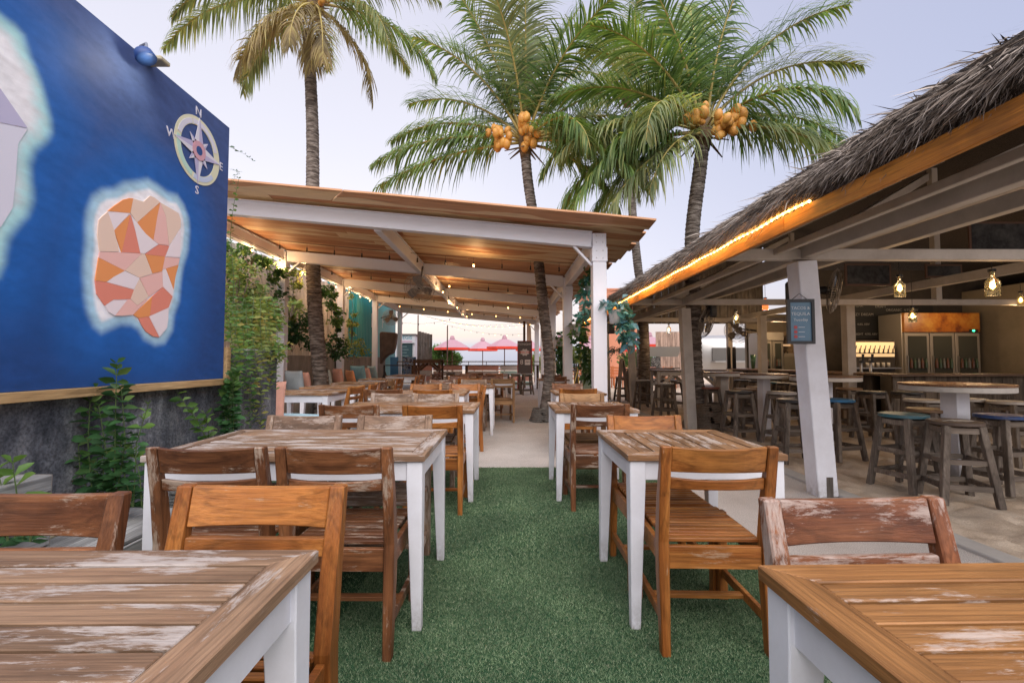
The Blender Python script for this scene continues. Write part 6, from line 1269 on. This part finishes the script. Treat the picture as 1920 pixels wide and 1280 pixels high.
# sandwich board
sbm = wood('sandwich_board_z', (.42, .33, .26), (.28, .20, .15), .4, (.5, .44, .4), 2, .8); sb = thing('sandwich_board', 'leaning wooden sandwich board left of the third timber post', 'sign', (at(1166, 700, Y=12.6).x, 12.6, 0)); MB().beam((-.16, -.22, 0), (-.02, -.02, 1.18), .34, .03, up=(1, 0, 0)).build('front_panel', sbm, sb); MB().beam((.24, .22, 0), (.03, .02, 1.18), .34, .03, up=(1, 0, 0)).build('back_panel', sbm, sb)
MB().b2(-.9, -.35, .5, .56, .35, .40).build('foot_rail', sbm, sb)
# salmon building behind
bl = thing('salmon_building', 'plain salmon coloured building behind the thatched roof', 'building', (at(1160, 600, Y=30).x, 30, 0)); zt3 = at(1150, 544, Y=30).z; sm_ = noisy('salmon_render', [(.3, (.50, .20, .12)), (.7, (.58, .26, .16))], 1.5, 5, .9)
MB().b2(-2.0, 1.9, 0, 4, 0, zt3).build('wall', sm_, bl); MB().b2(-2.05, 1.95, -.05, 4.05, zt3, zt3+.12).build('parapet', sm_, bl)
MB().b2(-1.7, -1.0, -.03, .02, 2.6, 3.6).build('window', flat('dark_window', (.06, .07, .08), .1), bl)
# silver trailer
tr_m = flat('trailer_silver', (.50, .49, .48), .38, .6); tx = at(1362, 660, Y=21).x; tr = thing('silver_trailer', 'rounded silver food trailer seen through the far side of the bar', 'trailer', (tx, 21, 0)); r_ = 1.0
prof = [(r_*1.15*math.copysign(abs(math.cos(a))**.6, math.cos(a)), 1.35+.95*math.copysign(abs(math.sin(a))**.6, math.sin(a))) for a in [k*2*PI/20 for k in range(20)]]
MB().prism(prof, lambda u, v, t: (t-1.7, u, v), 3.0).build('shell', tr_m, tr, bev=.15, smooth=True); MB().b2(-1.2, .8, -1.24, -1.16, 1.15, 1.7).build('hatch', flat('hatch_dark', (.12, .11, .10), .4), tr); MB().b2(-1.25, .85, -1.6, -1.17, 1.08, 1.12).build('shelf', tr_m, tr)
for x_ in (-.9, .7): MB().lathe([(.33, -.1), (.33, .1), (0, .1)], 16).build('wheel', dark, tr, rot=(PI/2, 0, 0), loc=(x_, -1.0, .33))
# pale shutters / screen behind the bar left
ps = thing('slatted_pink_screen', 'pale pink vertical slat screen beyond the left bar posts', 'screen', (at(1250, 650, Y=19).x, 19, 0)); pk_ = wood('pink_slat_z', (.58, .42, .34), (.46, .32, .25), .3, (.6, .5, .45), 2, .8)
for i in range(13): MB().b2(-.45+i*.1, -.45+i*.1+.09, 0, .03, .0, 2.35).build('slat', pk_, ps)
# outdoor grill table with canopy
gt = thing('serving_counter', 'grey serving counter under a small pale canopy beyond the bar', 'counter', (at(1237, 690, Y=15.5).x, 15.5, 0)); MB().add([(-.62, 0, 1.28), (.62, 0, 1.28), (.80, .0, 1.62), (-.44, .0, 1.62), (-.62, .5, 1.28), (.62, .5, 1.28), (.80, .5, 1.62), (-.44, .5, 1.62)], [(0, 1, 2, 3), (7, 6, 5, 4), (0, 4, 5, 1), (3, 2, 6, 7), (0, 3, 7, 4), (1, 5, 6, 2)]).build('canopy', flat('canopy_grey', (.34, .32, .29), .6), gt); MB().b2(-.04, .08, .2, .3, 0, 1.3).build('post', flat('canopy_grey2', (.34, .32, .29), .6), gt); MB().b2(-.6, .7, 0, .5, .86, .9).b2(-.5, -.45, .1, .4, 0, .86).b2(.5, .55, .1, .4, 0, .86).build('table', dk, gt)
MB().b2(-.30, .02, -.03, .0, .93, 1.25).build('poster', noisy('small_poster', [(.45, (.03, .03, .03)), (.55, (.35, .34, .33))], 30, 3), gt)
# orange chairs and people-free terrace beyond
def ochair(px, Y, label):
    t = thing('terrace_chair', label, 'chair', (at(px, 690, Y=Y).x, Y, 0), random.uniform(-.4, .4), 'orange terrace chairs'); oc = flat('terrace_orange', (.52, .16, .05), .6) if 'terrace_orange' not in MC else MC['terrace_orange']
    MB().b2(-.2, .2, -.2, .2, .42, .46).build('seat', oc, t)
    for sx in (-.18, .18):
        for sy in (-.18, .18): MB().b2(sx-.02, sx+.02, sy-.02, sy+.02, 0, .42 if sy < 0 else .9).build('leg', oc, t)
    for z_ in (.6, .72, .84): MB().b2(-.16, .16, .165, .185, z_-.03, z_+.03).build('back_rail', oc, t)
for px, Y, lb_ in ((1073, 18, 'orange chair by the potted greenery'), (1086, 19, 'orange chair right of the potted greenery'), (1157, 19, 'orange chair left of the sandwich board'), (1145, 20.5, 'orange chair behind the front post'), (1192, 20, 'orange chair beyond the dark trunk, left'), (1206, 21, 'orange chair beyond the dark trunk, right'), (1222, 19, 'orange chair behind the serving counter, left'), (1255, 18.5, 'orange chair behind the serving counter, right'), (880, 21.8, 'brown chair back behind the railing, left'), (938, 21.8, 'brown chair back behind the railing, right')): ochair(px, Y, lb_)
# white scooter-like shapes near the kiosk: parked bicycle
def wheel(t, x, z, r, m): MB().tube([(x+r*math.cos(a), 0, z+r*math.sin(a)) for a in [2*PI*k/24 for k in range(25)]], .02, 5, False).build('wheel', m, t)
bk = thing('bicycle', 'bicycle parked on the far side between the right posts', 'bicycle', (at(1076, 700, Y=15.5).x, 15.5, 0), 1.1); wheel(bk, -.5, .33, .32, dark); wheel(bk, .5, .33, .32, dark); yf = flat('bike_yellow', (.45, .30, .05), .5)
MB().tube([(-.5, 0, .33), (-.15, 0, .75), (.35, 0, .75), (0, 0, .33), (-.5, 0, .33)], .018, 6).tube([(.5, 0, .33), (.38, 0, .95)], .018, 6).build('bike_frame', yf, bk); MB().tube([(.38, -.25, 1.0), (.36, 0, .95), (.38, .25, 1.0)], .014, 6).build('handlebar', dark, bk); MB().box((-.16, 0, .82), (.22, .12, .05)).build('saddle', dark, bk)
